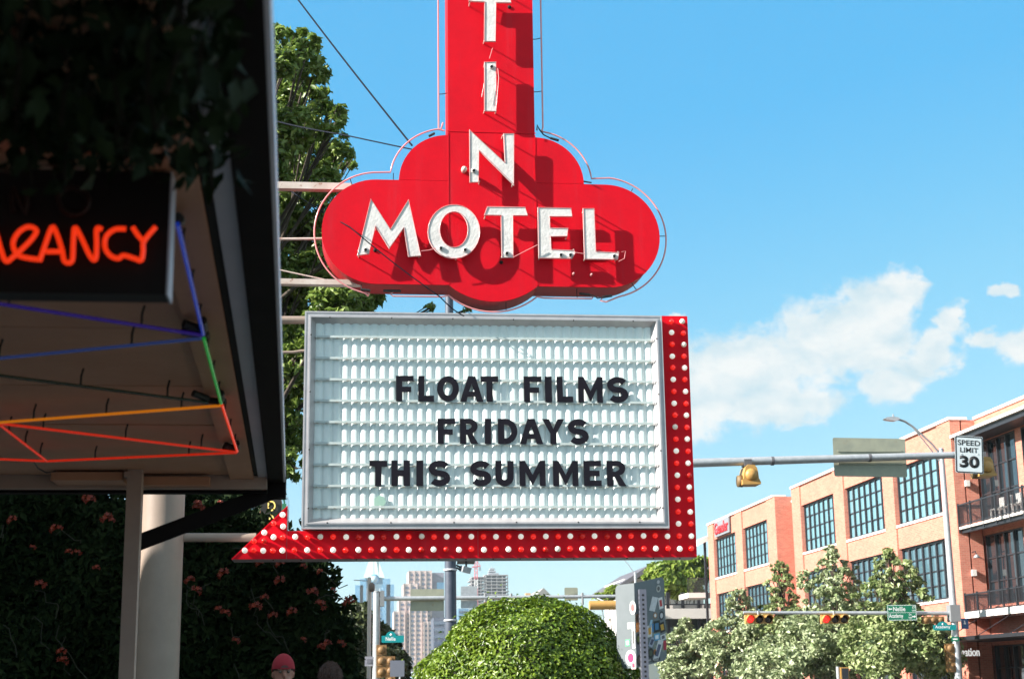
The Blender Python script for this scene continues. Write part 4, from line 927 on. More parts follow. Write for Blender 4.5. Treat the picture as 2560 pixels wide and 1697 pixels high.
LEAF_TREE = mat('street_tree_leaf', (0.080, 0.150, 0.020), (0.26, 0.34, 0.075), rough=0.42, island=True, trans=0.3)
def shade_tree():
    Y = 24.0
    sil = [(640, 110, 30), (690, 95, 38), (735, 90, 30), (770, 120, 38), (700, 165, 55), (770, 175, 55), (660, 240, 45), (725, 250, 60), (785, 235, 38), (740, 320, 60), (800, 300, 48), (680, 320, 50), (850, 285, 26), (835, 330, 35), (690, 400, 60), (770, 385, 65), (840, 390, 42), (870, 405, 22), (730, 460, 60), (810, 455, 45),
           (650, 420, 60), (680, 520, 60), (760, 530, 60), (700, 590, 65), (780, 600, 70), (860, 620, 60), (700, 680, 65), (780, 690, 70), (870, 700, 55), (925, 740, 32), (905, 760, 38), (840, 760, 60), (760, 770, 65), (690, 780, 60), (700, 860, 60), (740, 900, 55), (690, 960, 60), (735, 1000, 50), (690, 1060, 55), (730, 1090, 48), (690, 1150, 48), (735, 1165, 34), (1075, 770, 12), (1170, 772, 10),
           (560, 300, 110), (560, 500, 120), (560, 700, 120), (560, 900, 110), (560, 150, 80), (600, 1050, 90), (820, 820, 60), (820, 930, 60)]
    rs = random.Random(4); blobs = []
    for px, py, r in sil:
        y = Y + rs.uniform(-1.0, 1.0) * (0.5 + r / 60); p = P(px, py, y=y); blobs.append((p, r * y / 3900))
    tree('shade_tree', 'tall leafy tree behind the canopy and the left of the red sign', 'tree', (-2.6, 24.6, 0), 7.0, 0.22, blobs, 0.135, 46000, LEAF_TREE, seed=8, droop=.5)
shade_tree()

# ================================================================== bent sign with stickers, beside the bush
def sticker_sign():
    t = thing('bent_sign', 'grey bent sign back plastered with stickers on a perforated post right of the bush', 'street sign')
    F1 = P(1585, 1457, y=8.30); zb = P(1600, 1668, y=8.30).z; H = F1.z - zb
    eL = Vector((-0.085, 0.11, -0.004)); eR = Vector((0.183, 0.070, 0.040))
    plate = mat('dull_sign_back', (0.155, 0.18, 0.195), (0.125, 0.15, 0.16), rough=0.5, metal=0.2, scale=6, stain=((0.33, 0.36, 0.24), 3, 0.60))
    def flange(name, e, rnd):
        n = Vector((e.y, -e.x, 0)).normalized(); n = n if n.y < 0 else -n
        pts = [(0, 0), (0, 1)]
        for cx, cy, a0 in ((1 - rnd, 1 - rnd * .45, 90), (1 - rnd, rnd * .45, 0)):
            for k in range(6):
                a = math.radians(a0 - 90 * k / 5); pts.append((cx + rnd * math.cos(a), cy + rnd * .45 * math.sin(a)))
        f = lambda u, v, d: F1 + e * u - Vector((0, 0, H * (1 - v))) + Vector((0, 0, 0)) - n * d
        o = MB().prism([pts], f, 0.0, 0.003).build(name, plate, t)
        return o, n
    oL, nL = flange('left_half', eL, 0.16); oR, nR = flange('right_half', eR, 0.12)
    # stickers (u across, v from top, width and height in metres, turn, colours)
    S = [('R', .62, .30, .040, .075, -20, (0.62, 0.64, 0.66), None, 0), ('R', .80, .13, .030, .040, 0, (0.45, 0.45, 0.42), (0.1, .1, .1), 1), ('R', .80, .05, .020, .02, 0, (0.5, .5, .5), None, 1),
         ('R', .86, .31, .028, .062, 6, (0.75, .75, .73), (0.42, 0.05, 0.05), 0), ('R', .66, .44, .026, .034, 0, (0.30, .16, .08), (0.7, .7, .7), 1), ('R', .87, .46, .034, .05, 0, (0.04, .04, .05), (0.5, .5, .52), 1),
         ('R', .70, .575, .042, .062, 0, (0.015, .022, .02), (0.05, .16, .3), 0), ('R', .88, .60, .034, .055, 10, (0.02, .02, .02), (0.5, .3, .04), 0), ('R', .50, .53, .014, .045, -20, (0.35, .55, .7), None, 0),
         ('R', .46, .61, .030, .062, 0, (0.7, .7, .68), (0.6, .3, .04), 0), ('R', .57, .58, .012, .045, 0, (0.05, .2, .42), None, 0), ('R', .69, .70, .038, .036, 0, (0.12, .38, .62), (0.7, .75, .8), 0),
         ('R', .90, .72, .034, .03, 8, (0.6, .62, .64), (.1, .1, .12), 0), ('R', .72, .86, .036, .11, -22, (0.62, .64, .66), (0.08, .09, .15), 0), ('R', .95, .82, .020, .05, 0, (0.42, .03, .06), None, 0),
         ('R', .47, .87, .040, .055, 0, (0.02, .022, .02), (0.06, .08, .05), 1), ('R', .62, .88, .020, .04, 0, (0.42, .14, .02), (0.05, .04, .02), 1), ('R', .52, .745, .03, .05, -30, (0.36, .4, .5), (.06, .07, .12), 0), ('R', .07, .42, .026, .048, 0, (0.14, .07, .03), (0.03, .02, .01), 1),
         ('R', .08, .53, .022, .05, 0, (0.62, .2, .03), (0.7, .3, .1), 0), ('R', .08, .67, .030, .06, 0, (0.02, .03, .02), (0.12, .16, .04), 1), ('R', .18, .80, .012, .07, 0, (0.05, .2, .34), None, 0), ('R', .10, .92, .04, .06, 0, (0.03, .03, .025), (.1, .08, .06), 1),
         ('R', .40, .95, .05, .02, 0, (0.05, .05, .06), (.3, .3, .3), 0), ('R', .65, .965, .05, .018, 0, (.04, .04, .05), (.25, .25, .25), 0),
         ('L', .10, .29, .045, .075, 0, (0.75, .75, .74), (0.5, .12, .12), 1), ('L', .22, .50, .050, .034, 0, (0.74, .76, .72), (.55, .58, .56), 0), ('L', .42, .70, .034, .036, 0, (0.10, .45, .22), (.8, .8, .8), 0), ('L', .10, .64, .02, .12, 0, (0.72, .75, .76), (.1, .1, .1), 0), ('L', .28, .88, .075, .085, 0, (0.78, .74, .76), (0.5, .03, .12), 1), ('L', .15, .97, .03, .04, 0, (0.7, .5, .5), (.4, .05, .1), 0)]
    for side, u, v, w, h, rot, c1, c2, rd in S:
        e, n, par = (eR, nR, oR) if side == 'R' else (eL, nL, oL)
        c = F1 + e * u - Vector((0, 0, H * v)) + n * 0.0012
        ed = e.normalized(); up = Vector((0, 0, 1)); a = math.radians(rot)
        X = ed * math.cos(a) + up * math.sin(a); Yv = up * math.cos(a) - ed * math.sin(a)
        def shape(sc, off, m_, parent, nm):
            if rd: pl = [(w / 2 * sc * math.cos(2 * PI * k / 16), h / 2 * sc * math.sin(2 * PI * k / 16)) for k in range(16)]
            else: pl = [(-w / 2 * sc, -h / 2 * sc), (w / 2 * sc, -h / 2 * sc), (w / 2 * sc, h / 2 * sc), (-w / 2 * sc, h / 2 * sc)]
            return MB().prism([pl], lambda p, q, d: c + X * p + Yv * q + n * (off + d), 0.0, 0.0006).build(nm, m_, parent)
        k = '%.2f_%.2f_%.2f' % c1
        o = shape(1.0, 0, mat('sticker_' + k, c1, tuple(x * .8 for x in c1), rough=.5, scale=60), t, 'sticker')
        if c2: shape(0.58, 0.0007, mat('sticker_' + '%.2f_%.2f_%.2f' % c2, c2, rough=.5), o, 'sticker_print')
    # perforated square post in front
    pc = F1 + eR * 0.17 + nR * 0.028; w = 0.019
    MB().box((pc.x - w, pc.y - w, -0.1), (pc.x + w, pc.y + w, F1.z - 0.035)).build('post', mat('post_steel', (0.12, 0.13, 0.17), (0.16, 0.17, 0.21), rough=.45, metal=.3), t)
    b = MB(); z = 1.40
    while z < F1.z - 0.05:
        b.box((pc.x - .0055, pc.y - w - .0006, z), (pc.x + .0055, pc.y - w + .001, z + .011)); b.box((pc.x - w - .0006, pc.y - .0055, z), (pc.x - w + .001, pc.y + .0055, z + .011)); z += 0.0254
    tag(b.build('post_holes', HOLE, t), kind='stuff')
    sub(t, (pc.x, pc.y, 0))
sticker_sign()

# ================================================================== brick building across the street
def window(parent, X, y0, y1, z0, z1, cols, rows, glass=None, depth=0.24, bar=0.15, sill=True, label=None):
    """industrial steel window in a wall facing -x"""
    w = bpy.data.objects.new('window', None); COL.objects.link(w); w.parent = parent
    xg = X + depth; fm = BLKSTEEL
    cw = (y1 - y0) / cols; rh = (z1 - z0) / rows
    b = MB(); b.box((xg - .10, y0, z0), (xg + .05, y0 + bar * .6, z1)); b.box((xg - .10, y1 - bar * .6, z0), (xg + .05, y1, z1))
    b.box((xg - .095, y0 + bar * .6, z0), (xg + .05, y1 - bar * .6, z0 + bar * .6)); b.box((xg - .095, y0 + bar * .6, z1 - bar * .6), (xg + .05, y1 - bar * .6, z1))
    b.build('frame', fm, w)
    for i in range(1, cols): MB().box((xg - .09, y0 + i * cw - bar * .45, z0 + bar * .6), (xg + .045, y0 + i * cw + bar * .45, z1 - bar * .6)).build('mullion', fm, w)
    for j in range(1, rows): MB().box((xg - .04, y0 + bar * .6, z0 + j * rh - .03), (xg + .04, y1 - bar * .6, z0 + j * rh + .03)).build('glazing_bar', fm, w)
    key = ('pane', round(cw, 3), round(rh, 3), glass.name if glass else 'g')
    if key not in MESHES: MESHES[key] = MB().box((0, 0, 0), (.012, cw - .02, rh - .02)).mesh('pane', glass or GLASS)
    for i in range(cols):
        for j in range(rows):
            o = link('pane', MESHES[key], w, (xg + random.uniform(-.006, .006), y0 + i * cw + .01, z0 + j * rh + .01)); o.rotation_euler = (0, random.uniform(-.006, .006), random.uniform(-.008, .008))
    if sill: MB().box((X - .06, y0 - .08, z0 - .12), (X + depth - .1, y1 + .08, z0 - .003)).build('sill', COPING, parent)
    return w
MESHES = {}
def brick_building():
    t = thing('brick_building', 'three storey orange brick building with large black gridded windows across the street', 'building')
    X = 26.0; ZT, W1, W0, L1, L0, G1 = 12.42, 11.28, 8.63, 7.52, 4.94, 3.7
    T = 0.45
    def wall(y0, y1, z0, z1, x=X): return MB().box((x, y0, z0), (x + T, y1, z1)).build('wall', BRICK, t)
    bays = [(63.5, 69.2), (70.65, 76.45), (78.1, 84.04)]; bays2 = [(91.0, 96.95), (98.7, 104.7)]
    def block(ya, yb, bs):
        edges = [ya] + [v for b_ in bs for v in b_] + [yb]
        for i in range(0, len(edges), 2): wall(edges[i] + .001, edges[i + 1] - .001, 0, ZT, X - .07)          # piers stand proud
        for (a, b_) in bs:
            for (z0, z1) in ((W1, ZT), (L1, W0), (G1, L0)): wall(a + .002, b_ - .002, z0, z1)
            window(t, X, a, b_, W0, W1, 7, 4); window(t, X, a, b_, L0, L1, 7, 4, MIDGLASS)
            window(t, X, a + .2, b_ - .2, 0.3, G1, 4, 2, DARKGLASS, sill=False)
            wall(a + .002, a + .2, 0, G1); wall(b_ - .2, b_ - .002, 0, G1)
        MB().box((X - .13, ya - .04, ZT + .002), (X + .7, yb + .04, ZT + .13)).build('coping', COPING, t)
    block(62.0, 85.64, bays); block(89.37, 106.3, bays2)
    # recessed link with the narrow window
    xr = X + 1.0
    for (z0, z1) in ((0, 4.94), (7.52, 8.63), (11.1, ZT - .35)): MB().box((xr, 85.65, z0), (xr + T, 89.36, z1)).build('wall', BRICK, t)
    for (z0, z1) in ((4.94, 7.52), (8.63, 11.1)):
        MB().box((xr, 85.65, z0), (xr + T, 86.3, z1)).build('wall', BRICK, t); MB().box((xr, 88.0, z0), (xr + T, 89.36, z1)).build('wall', BRICK, t)
        window(t, xr, 86.3, 88.0, z0, z1, 2, 4, DARKGLASS)
    MB().box((xr - .06, 85.66, ZT - .35), (xr + .6, 89.35, ZT - .24)).build('coping', COPING, t)
    # returns and body
    MB().box((X + T, 62.0, 0), (X + 1.0, 62.4, ZT - .002)).build('return_wall', BRICK, t)
    MB().box((X + 1.0, 62.002, ZT - 1.1), (X + 2.6, 62.4, ZT - .002)).build('return_wall', BRICK, t)
    MB().box((X - .07, 89.1, 0), (X + 1.0, 89.368, ZT - .003)).build('return_wall', BRICK, t)
    MB().box((X + T + .8, 62.45, 0), (X + 18, 106.2, ZT - .4)).build('building_body', BRICK, t)
    # glazed wing with balconies nearest the camera
    XB = X + 1.0; Y0, Y1 = 44.0, 62.0
    for (z0, z1, gl) in ((8.05, 11.35, DARKGLASS), (4.55, 7.45, DARKGLASS), (0.2, 2.9, DARKGLASS)):
        y = Y1 - .25
        while y - 3.6 > Y0:
            window(t, XB, y - 3.6, y, z0, z1, 4, 3, gl, depth=.1, bar=.09, sill=False)
            MB().box((XB + .02, y - 4.2 + .001, z0), (XB + T, y - 3.6 - .001, z1)).build('pier', BRICK, t); y -= 4.2
    for (z0, z1) in ((11.352, ZT), (7.452, 8.048), (2.902, 4.548)): MB().box((XB + .03, Y0, z0), (XB + T, Y1 - .003, z1)).build('spandrel', BRICK, t)
    MB().box((XB + T + .05, Y0, 0), (XB + 18, Y1 - .01, ZT - .1)).build('building_body', BRICK, t)
    MB().box((XB - .05, Y0, ZT + .002), (XB + .8, Y1 - .05, ZT + .12)).build('coping', COPING, t)
    # roof overhang: pale edge, dark steel beam and soffit
    MB().box((X - .10, Y0, 11.62), (XB + .02, Y1 + .05, 11.74)).build('overhang_edge', COPING, t)
    MB().box((X + .06, Y0, 11.40), (XB + .02, Y1 - .05, 11.617)).build('overhang_beam', BLKSTEEL, t)
    for zs, zr, pale in ((7.72, 8.76, False), (4.12, 5.02, True)):
        if pale: MB().box((X - .06, Y0, zs - .10), (XB + .02, Y1 + .02, zs + .16)).build('balcony_slab', COPING, t)
        else:
            MB().box((X - .02, Y0, zs), (XB + .02, Y1 - .01, zs + .10)).build('balcony_slab', CONCRETE, t)
            MB().box((X + .10, Y0, zs - .16), (X + .28, Y1 - .02, zs - .003)).build('balcony_beam', BLKSTEEL, t)
        rail = bpy.data.objects.new('railing', None); COL.objects.link(rail); rail.parent = t
        zb_ = zs + .16; y = Y1 - .02
        MB().box((X - .02, Y0, zr - .05), (X + .04, Y1, zr)).build('handrail', BLKSTEEL, rail); MB().box((X - .01, Y0, zb_), (X + .03, Y1, zb_ + .04)).build('bottom_rail', BLKSTEEL, rail)
        MB().box((X + .04, Y1 - .05, zr - .05), (XB, Y1 - .01, zr)).build('handrail', BLKSTEEL, rail)
        while y > Y0:
            MB().box((X - .03, y - .03, zs - .14), (X + .035, y + .03, zr + .05)).build('baluster_post', BLKSTEEL, rail); y -= 1.25
        b = MB(); yy = Y1 - .12
        while yy > Y0: b.box((X, yy - .008, zb_ + .04), (X + .016, yy + .008, zr - .05)); yy -= .085
        tag(b.build('infill_bars', BLKSTEEL, rail), kind='stuff')
    # steel awning over the ground floor, hung on rods
    MB().box((X - 1.6, Y0, 3.06), (XB + .02, Y1 + 2.2, 3.20)).build('awning', BLKSTEEL, t)
    for y in (46, 49, 52, 55, 58, 61): MB().tube([(X - 1.3, y, 3.2), (XB + .02, y, 4.5)], .018, 6).build('awning_rod', BLKSTEEL, t)
    # wall lights
    for (x, z) in ((26.48, 9.68), (26.46, 5.91)): MB().box((x - .09, 61.86, z - .13), (x + .09, 61.998, z + .13)).build('wall_light', COPING, t)
    MB().tube([(26.45, 61.95, 6.75), (26.45, 61.6, 6.78), (26.45, 61.5, 6.62)], .02, 6).build('lamp_arm', BLKSTEEL, t); MB().lathe([(.16, -.08), (.06, .04), (.03, .06)], (26.45, 61.5, 6.58), 'z', 12).build('lamp_shade', GALV, t)
    sub(t, (30, 80, 0))
    # lettering
    a = P(1791, 1303, x=X - .12); bq = P(1829, 1337, x=X - .12)
    s_ = thing('wall_sign', 'grey wall sign with red lettering high on the far end of the brick building', 'wall sign')
    MB().box((X - .16, 99.9, 11.36), (X - .075, 103.9, 12.40)).build('panel', mat('sign_panel_grey', (0.20, .21, .23), rough=.5), s_)
    me = text_mesh('Gensler', 3.7, .78, .05, mat('sign_red', (0.60, 0.02, 0.03), rough=.5, emit=(1, .03, .04), estr=.06), bold=0.01)
    o = link('lettering', me, s_, (X - .17, 103.75, 11.50)); o.rotation_euler = (0, 0, -PI / 2)
    sub(s_, (X - .1, 102, 11.4))
    l0 = P(2362, 1640, y=60.3)
    me = text_mesh('Information', P(2449, 1640, y=60.3).x - l0.x, .34, .04, mat('lit_letter_white', (0.8, .8, .8), rough=.5, emit=(1, .98, .95), estr=.22), bold=0.012); o = link('sign_lettering', me, None, (l0.x, 60.3, l0.z)); tag(o, 'white letters spelling Information under the black steel awning', 'sign lettering')
    me = MESHES.get('x')
    # chairs on the upper balcony
    chm = mat('white_chair', (0.62, .60, .58), rough=.5)
    for i, y in enumerate((59.3, 58.5, 57.7, 56.9, 56.1)):
        c = thing('balcony_chair', f'pale slatted chair on the upper balcony, {["first", "second", "third", "fourth", "fifth"][i]} from the brick pier', 'chair', group='chairs on the upper balcony')
        x = 26.55; z = 7.83
        MB().box((x - .22, y - .22, z + .43), (x + .22, y + .22, z + .47)).build('seat', chm, c); MB().box((x + .19, y - .22, z + .5), (x + .23, y + .22, z + .92)).build('backrest', chm, c)
        for dx in (-.2, .2):
            for dy in (-.2, .2): MB().box((x + dx - .02, y + dy - .02, z), (x + dx + .02, y + dy + .02, z + .43)).build('leg', chm, c)
        sub(c, (x, y, z))
brick_building()

# ================================================================== signals, signs and poles along the street
def rrect(w, h, r, n=5):
    pts = []
    for cx, cy, a0 in ((w / 2 - r, h / 2 - r, 0), (-w / 2 + r, h / 2 - r, 90), (-w / 2 + r, -h / 2 + r, 180), (w / 2 - r, -h / 2 + r, 270)):
        for k in range(n + 1): a = math.radians(a0 + 90 * k / n); pts.append((cx + r * math.cos(a), cy + r * math.sin(a)))
    return pts
def plate(name, c, w, h, r, d, m, parent, tilt=0.0):
    """flat sign facing -y, centre c"""
    ct, st = math.cos(tilt), math.sin(tilt)
    return MB().prism([rrect(w, h, r)], lambda u, v, q: (c[0] + u * ct - v * st, c[1] + q, c[2] + u * st + v * ct), 0, d).build(name, m, parent)
def end_signal(name, label, c, s=1.0):
    """three-section signal seen from its end: bell-shaped yellow housing hanging under the arm, visors away to the lower left"""
    t = thing(name, label, 'traffic signal', group='yellow signals seen end-on from the near mast arm'); c = Vector(c)
    prof = [(-.195, -.225), (.215, -.215), (.205, -.12), (.185, -.10), (.172, .05), (.150, .15), (.10, .215), (-.05, .225), (-.115, .16), (-.150, .03), (-.165, -.10), (-.205, -.12)]
    MB().prism([[(a * s, b * s) for a, b in prof]], lambda u, v, d: (c.x + u, c.y + d, c.z + v), 0, .42).build('housing', YELLOW, t)
    MB().lathe([(.01, -.075), (.075, -.06), (.12, -.03), (.135, 0)], (c.x + .015 * s, c.y, c.z - .01), 'y', 18).build('end_dome', YELLOW, t)
    MB().prism([[(-.20, -.235), (.22, -.225), (.22, -.16), (-.20, -.16)]], lambda u, v, d: (c.x + u * s, c.y - .02 + d, c.z + v * s), 0, .46).build('rim', YELLOW, t)
    for k in range(1):
        y = c.y + .21
        MB().lathe([(.12, -.10), (.13, 0.0)], (c.x - .14, y, c.z - .12), 'x', 14).build('visor', mat('visor_dark', (0.16, .10, .04), rough=.6), t)
        MB().lathe([(.105, -.03), (.11, 0)], (c.x - .15, y, c.z - .12), 'x', 12).build('lens', mat('dark_lens', (0.03, .02, .02), rough=.15), t)
    MB().box((c.x - .10, c.y + .10, c.z + .2 * s), (c.x + .06, c.y + .35, c.z + .36 * s)).build('hanger', mat('dark_band', (0.10, .10, .11), rough=.5), t)
    sub(t, tuple(c))
def near_arm():
    Y = 31.0; a = P(1600, 1162, y=Y); b = P(2425, 1136, y=Y)
    t = thing('mast_arm', 'blue-grey mast pole standing behind the marquee with a long grey arm reaching right', 'mast arm')
    px = P(1126, 1440, y=Y).x; za = P(1736, 1158, y=Y)
    slope = (b.z - za.z) / (b.x - za.x); a = Vector((px, Y, za.z + slope * (px - za.x)))
    MB().tube([a, a.lerp(b, .5) + Vector((0, 0, .01)), b], .112, 16, r2=.072).build('arm', GALV, t)
    MB().tube([(px, Y, -.1), (px, Y, 5), (px, Y, 9.9)], .135, 24, r2=.085).build('pole', POLE, t); MB().lathe([(.10, 0), (.08, .06), (.01, .08)], (px, Y, 9.9), 'z', 16).build('cap', GALV, t)
    for py_ in (1424, 1550): q = P(1126, py_, y=Y); MB().lathe([(.137, -.02), (.137, .02)], (px, Y, q.z), 'z', 24).build('band', mat('pale_band', (0.5, .52, .55), rough=.4), t)
    MB().box((px - .2, Y - .2, 0), (px + .2, Y + .2, .05)).build('base', GALV, t)
    for u in (.33, .61, .80): q = a.lerp(b, u); MB().tube([q - Vector((.03, 0, 0)), q + Vector((.03, 0, 0))], .118 - .035 * u, 12).build('clamp_band', mat('dark_band', (0.10, .10, .11), rough=.5), t)
    sub(t, (px, Y, 0))
    cmr = thing('pole_camera', 'small grey camera with dark solar shade clamped to the mast pole under the marquee', 'camera')
    c = P(1163, 1423, y=Y)
    b_ = MB().box((-0.09, -0.10, -0.06), (0.09, 0.10, 0.06)); o = b_.build('housing', GALV, cmr); o.location = c; o.rotation_euler = (math.radians(8), math.radians(14), math.radians(20))
    b_ = MB().box((-0.18, -0.10, -0.008), (0.18, 0.14, 0.008)); o = b_.build('solar_shade', BLKSTEEL, cmr); o.location = c + Vector((0.024, 0.06, 0.176)); o.rotation_euler = (math.radians(-20), 0, 0)
    MB().tube([c + Vector((0.02, 0, 0.06)), c + Vector((0.024, 0.04, 0.17))], 0.020, 8).build('stem', BLKSTEEL, cmr)
    for dz in (-.01, .04): MB().tube([c + Vector((-0.08, 0.02, dz)), Vector((px + .12, Y, c.z + dz + .05))], 0.020, 8).build('bracket', BLKSTEEL, cmr)
    sub(cmr, tuple(c))
    c = P(1871, 1188, y=Y); end_signal('traffic_signal', 'yellow bell-shaped signal hanging from the mast arm right of the marquee', (c.x, Y - .2, c.z), .92)
    c = P(2469, 1164, y=Y); end_signal('traffic_signal', 'yellow bell-shaped signal peeking out behind the SPEED LIMIT sign', (c.x, Y + .05, c.z), .92)
    # plain sign back
    s1, s2 = P(2080, 1095, y=Y + .16), P(2268, 1192, y=Y + .16)
    g = thing('blank_sign', 'blank tan back of a wide street name sign fixed to the mast arm', 'street sign')
    plate('plate', ((s1.x + s2.x) / 2, Y + .14, (s1.z + s2.z) / 2), s2.x - s1.x, s1.z - s2.z, .04, .004, SIGNBACK, g, -.012)
    for z in (.14, -.14): MB().box((s1.x + .1, Y + .12, (s1.z + s2.z) / 2 + z - .02), (s2.x - .1, Y + .138, (s1.z + s2.z) / 2 + z + .02)).build('stiffener', SIGNBACK, g)
    sub(g, ((s1.x + s2.x) / 2, Y + .14, s2.z))
    # speed limit
    g = thing('speed_limit_sign', 'white SPEED LIMIT 30 sign at the tip of the mast arm', 'street sign')
    c = P(2423, 1136, y=Y - .12); W, H = .625, .80; tl = -.055
    c = Vector(c)
    plate('plate', (c.x, c.y, c.z), W, H, .04, .004, SIGNWHITE, g, tl)
    ct, st = math.cos(tl), math.sin(tl)
    bk = mat('legend_black', (0.012, .012, .014), rough=.5)
    MB().prism([rrect(W - .02, H - .02, .035), list(reversed(rrect(W - .065, H - .065, .022)))], lambda u, v, q: (c.x + u * ct - v * st, c.y - .004 + q, c.z + u * st + v * ct), 0, .003).build('border', bk, g)
    def leg(txt, w, h, u, v, bold):
        me = text_mesh(txt, w, h, .002, bk, bold); o = link('legend', me, g, (c.x + (u - w / 2) * ct - v * st, c.y - .0015, c.z + (u - w / 2) * st + v * ct)); o.rotation_euler = (0, -tl, 0)
    leg('SPEED', .50, .115, 0, .195, .012); leg('LIMIT', .40, .105, 0, .045, .012); leg('30', .44, .26, 0, -.285, .045)
    for du in (-.17, .19): MB().lathe([(.012, -.008), (.012, 0)], (c.x + du, c.y - .001, c.z + .012), 'y', 8).build('bolt', GALV, g)
    MB().box((c.x - .05, c.y + .004, c.z - .06), (c.x + .05, Y - .06, c.z + .06)).build('bracket', GALV, g)
    sub(g, tuple(c - Vector((0, 0, H / 2))))
near_arm()

BROWN_SIG = mat('brown_signal_back', (0.24, 0.13, 0.045), (0.18, 0.10, 0.04), rough=0.6, scale=5)  # signal backs in a darker brown than the yellow housings
def face_signal(name, label, c, lit, horizontal, s=1.0, back=False, group=None, yaw=0.0):
    t = thing(name, label, 'traffic signal', (0, 0, 0), group); c = Vector(c)
    bd = mat('signal_black', (0.015, .015, .016), rough=.5)
    cols = [((1, .03, .02), 'red'), ((.9, .5, .05), 'amber'), ((.05, .6, .3), 'green')]
    for k in range(3):
        d = (k - 1) * .36 * s; q = c + (Vector((d, 0, 0)) if horizontal else Vector((0, 0, -d)))
        MB().box((q.x - .17 * s, q.y, q.z - .17 * s), (q.x + .17 * s, q.y + .2 * s, q.z + .17 * s)).build('section', BROWN_SIG if back else YELLOW, t)
        if back: MB().lathe([(.13 * s, 0), (.11 * s, -.05 * s), (.03 * s, -.075 * s)], (q.x, q.y, q.z), 'y', 14).build('section_back', BROWN_SIG, t); continue
        MB().lathe([(.155 * s, -.012), (.155 * s, 0)], (q.x, q.y, q.z), 'y', 16).build('bezel', bd, t)
        m = mat('lens_on_' + cols[k][1], cols[k][0], rough=.2, emit=cols[k][0], estr=.55) if k == lit else mat('lens_off', (0.025, .02, .018), rough=.15)
        MB().lathe([(.145 * s, -.013), (.09 * s, -.045 * s), (.01 * s, -.055 * s)], (q.x, q.y, q.z), 'y', 16).build('lens', m, t)
        v = MB(); n = 12; vs = []
        for i in range(n + 1):
            a = PI * (-.12 + 1.24 * i / n)
            for r, y in ((.165, 0), (.165, -.26 if .15 < i / n < .85 else -.12), (.155, -.26 if .15 < i / n < .85 else -.12), (.155, 0)): vs.append((q.x + r * s * math.cos(a), q.y + y * s - .001, q.z + r * s * math.sin(a)))
        v.add(vs, [(4 * i + k2, 4 * i + (k2 + 1) % 4, 4 * i + 4 + (k2 + 1) % 4, 4 * i + 4 + k2) for i in range(n) for k2 in range(4)]); v.build('visor', YELLOW, t)
    MB().tube([c + Vector((0, .1, .15 * s)), c + Vector((0, .1, .32 * s))], .03, 8).build('bracket', GALV, t)
    sub(t, tuple(c)); return t
def street_blade(label, a, b, y, m, txt, arch=False, sub_txt=None, tcol=None):
    g = thing('street_name_sign', label, 'street sign'); w, h = b.x - a.x, a.z - b.z; c = Vector(((a.x + b.x) / 2, y, (a.z + b.z) / 2))
    plate('plate', c, w, h, .03, .02, m, g)
    if arch: MB().prism([[(w * .22 * math.cos(PI * k / 12), h * .5 + h * .62 * math.sin(PI * k / 12)) for k in range(13)]], lambda u, v, d: (c.x - w * .08 + u, y + .001 + d, c.z + v - .004), 0, .018).build('arch', m, g); MB().lathe([(h * .18, -.004), (h * .18, 0)], (c.x - w * .08, y, c.z + h * .62), 'y', 12).build('emblem', LEGEND_W, g)
    return g, c, w, h
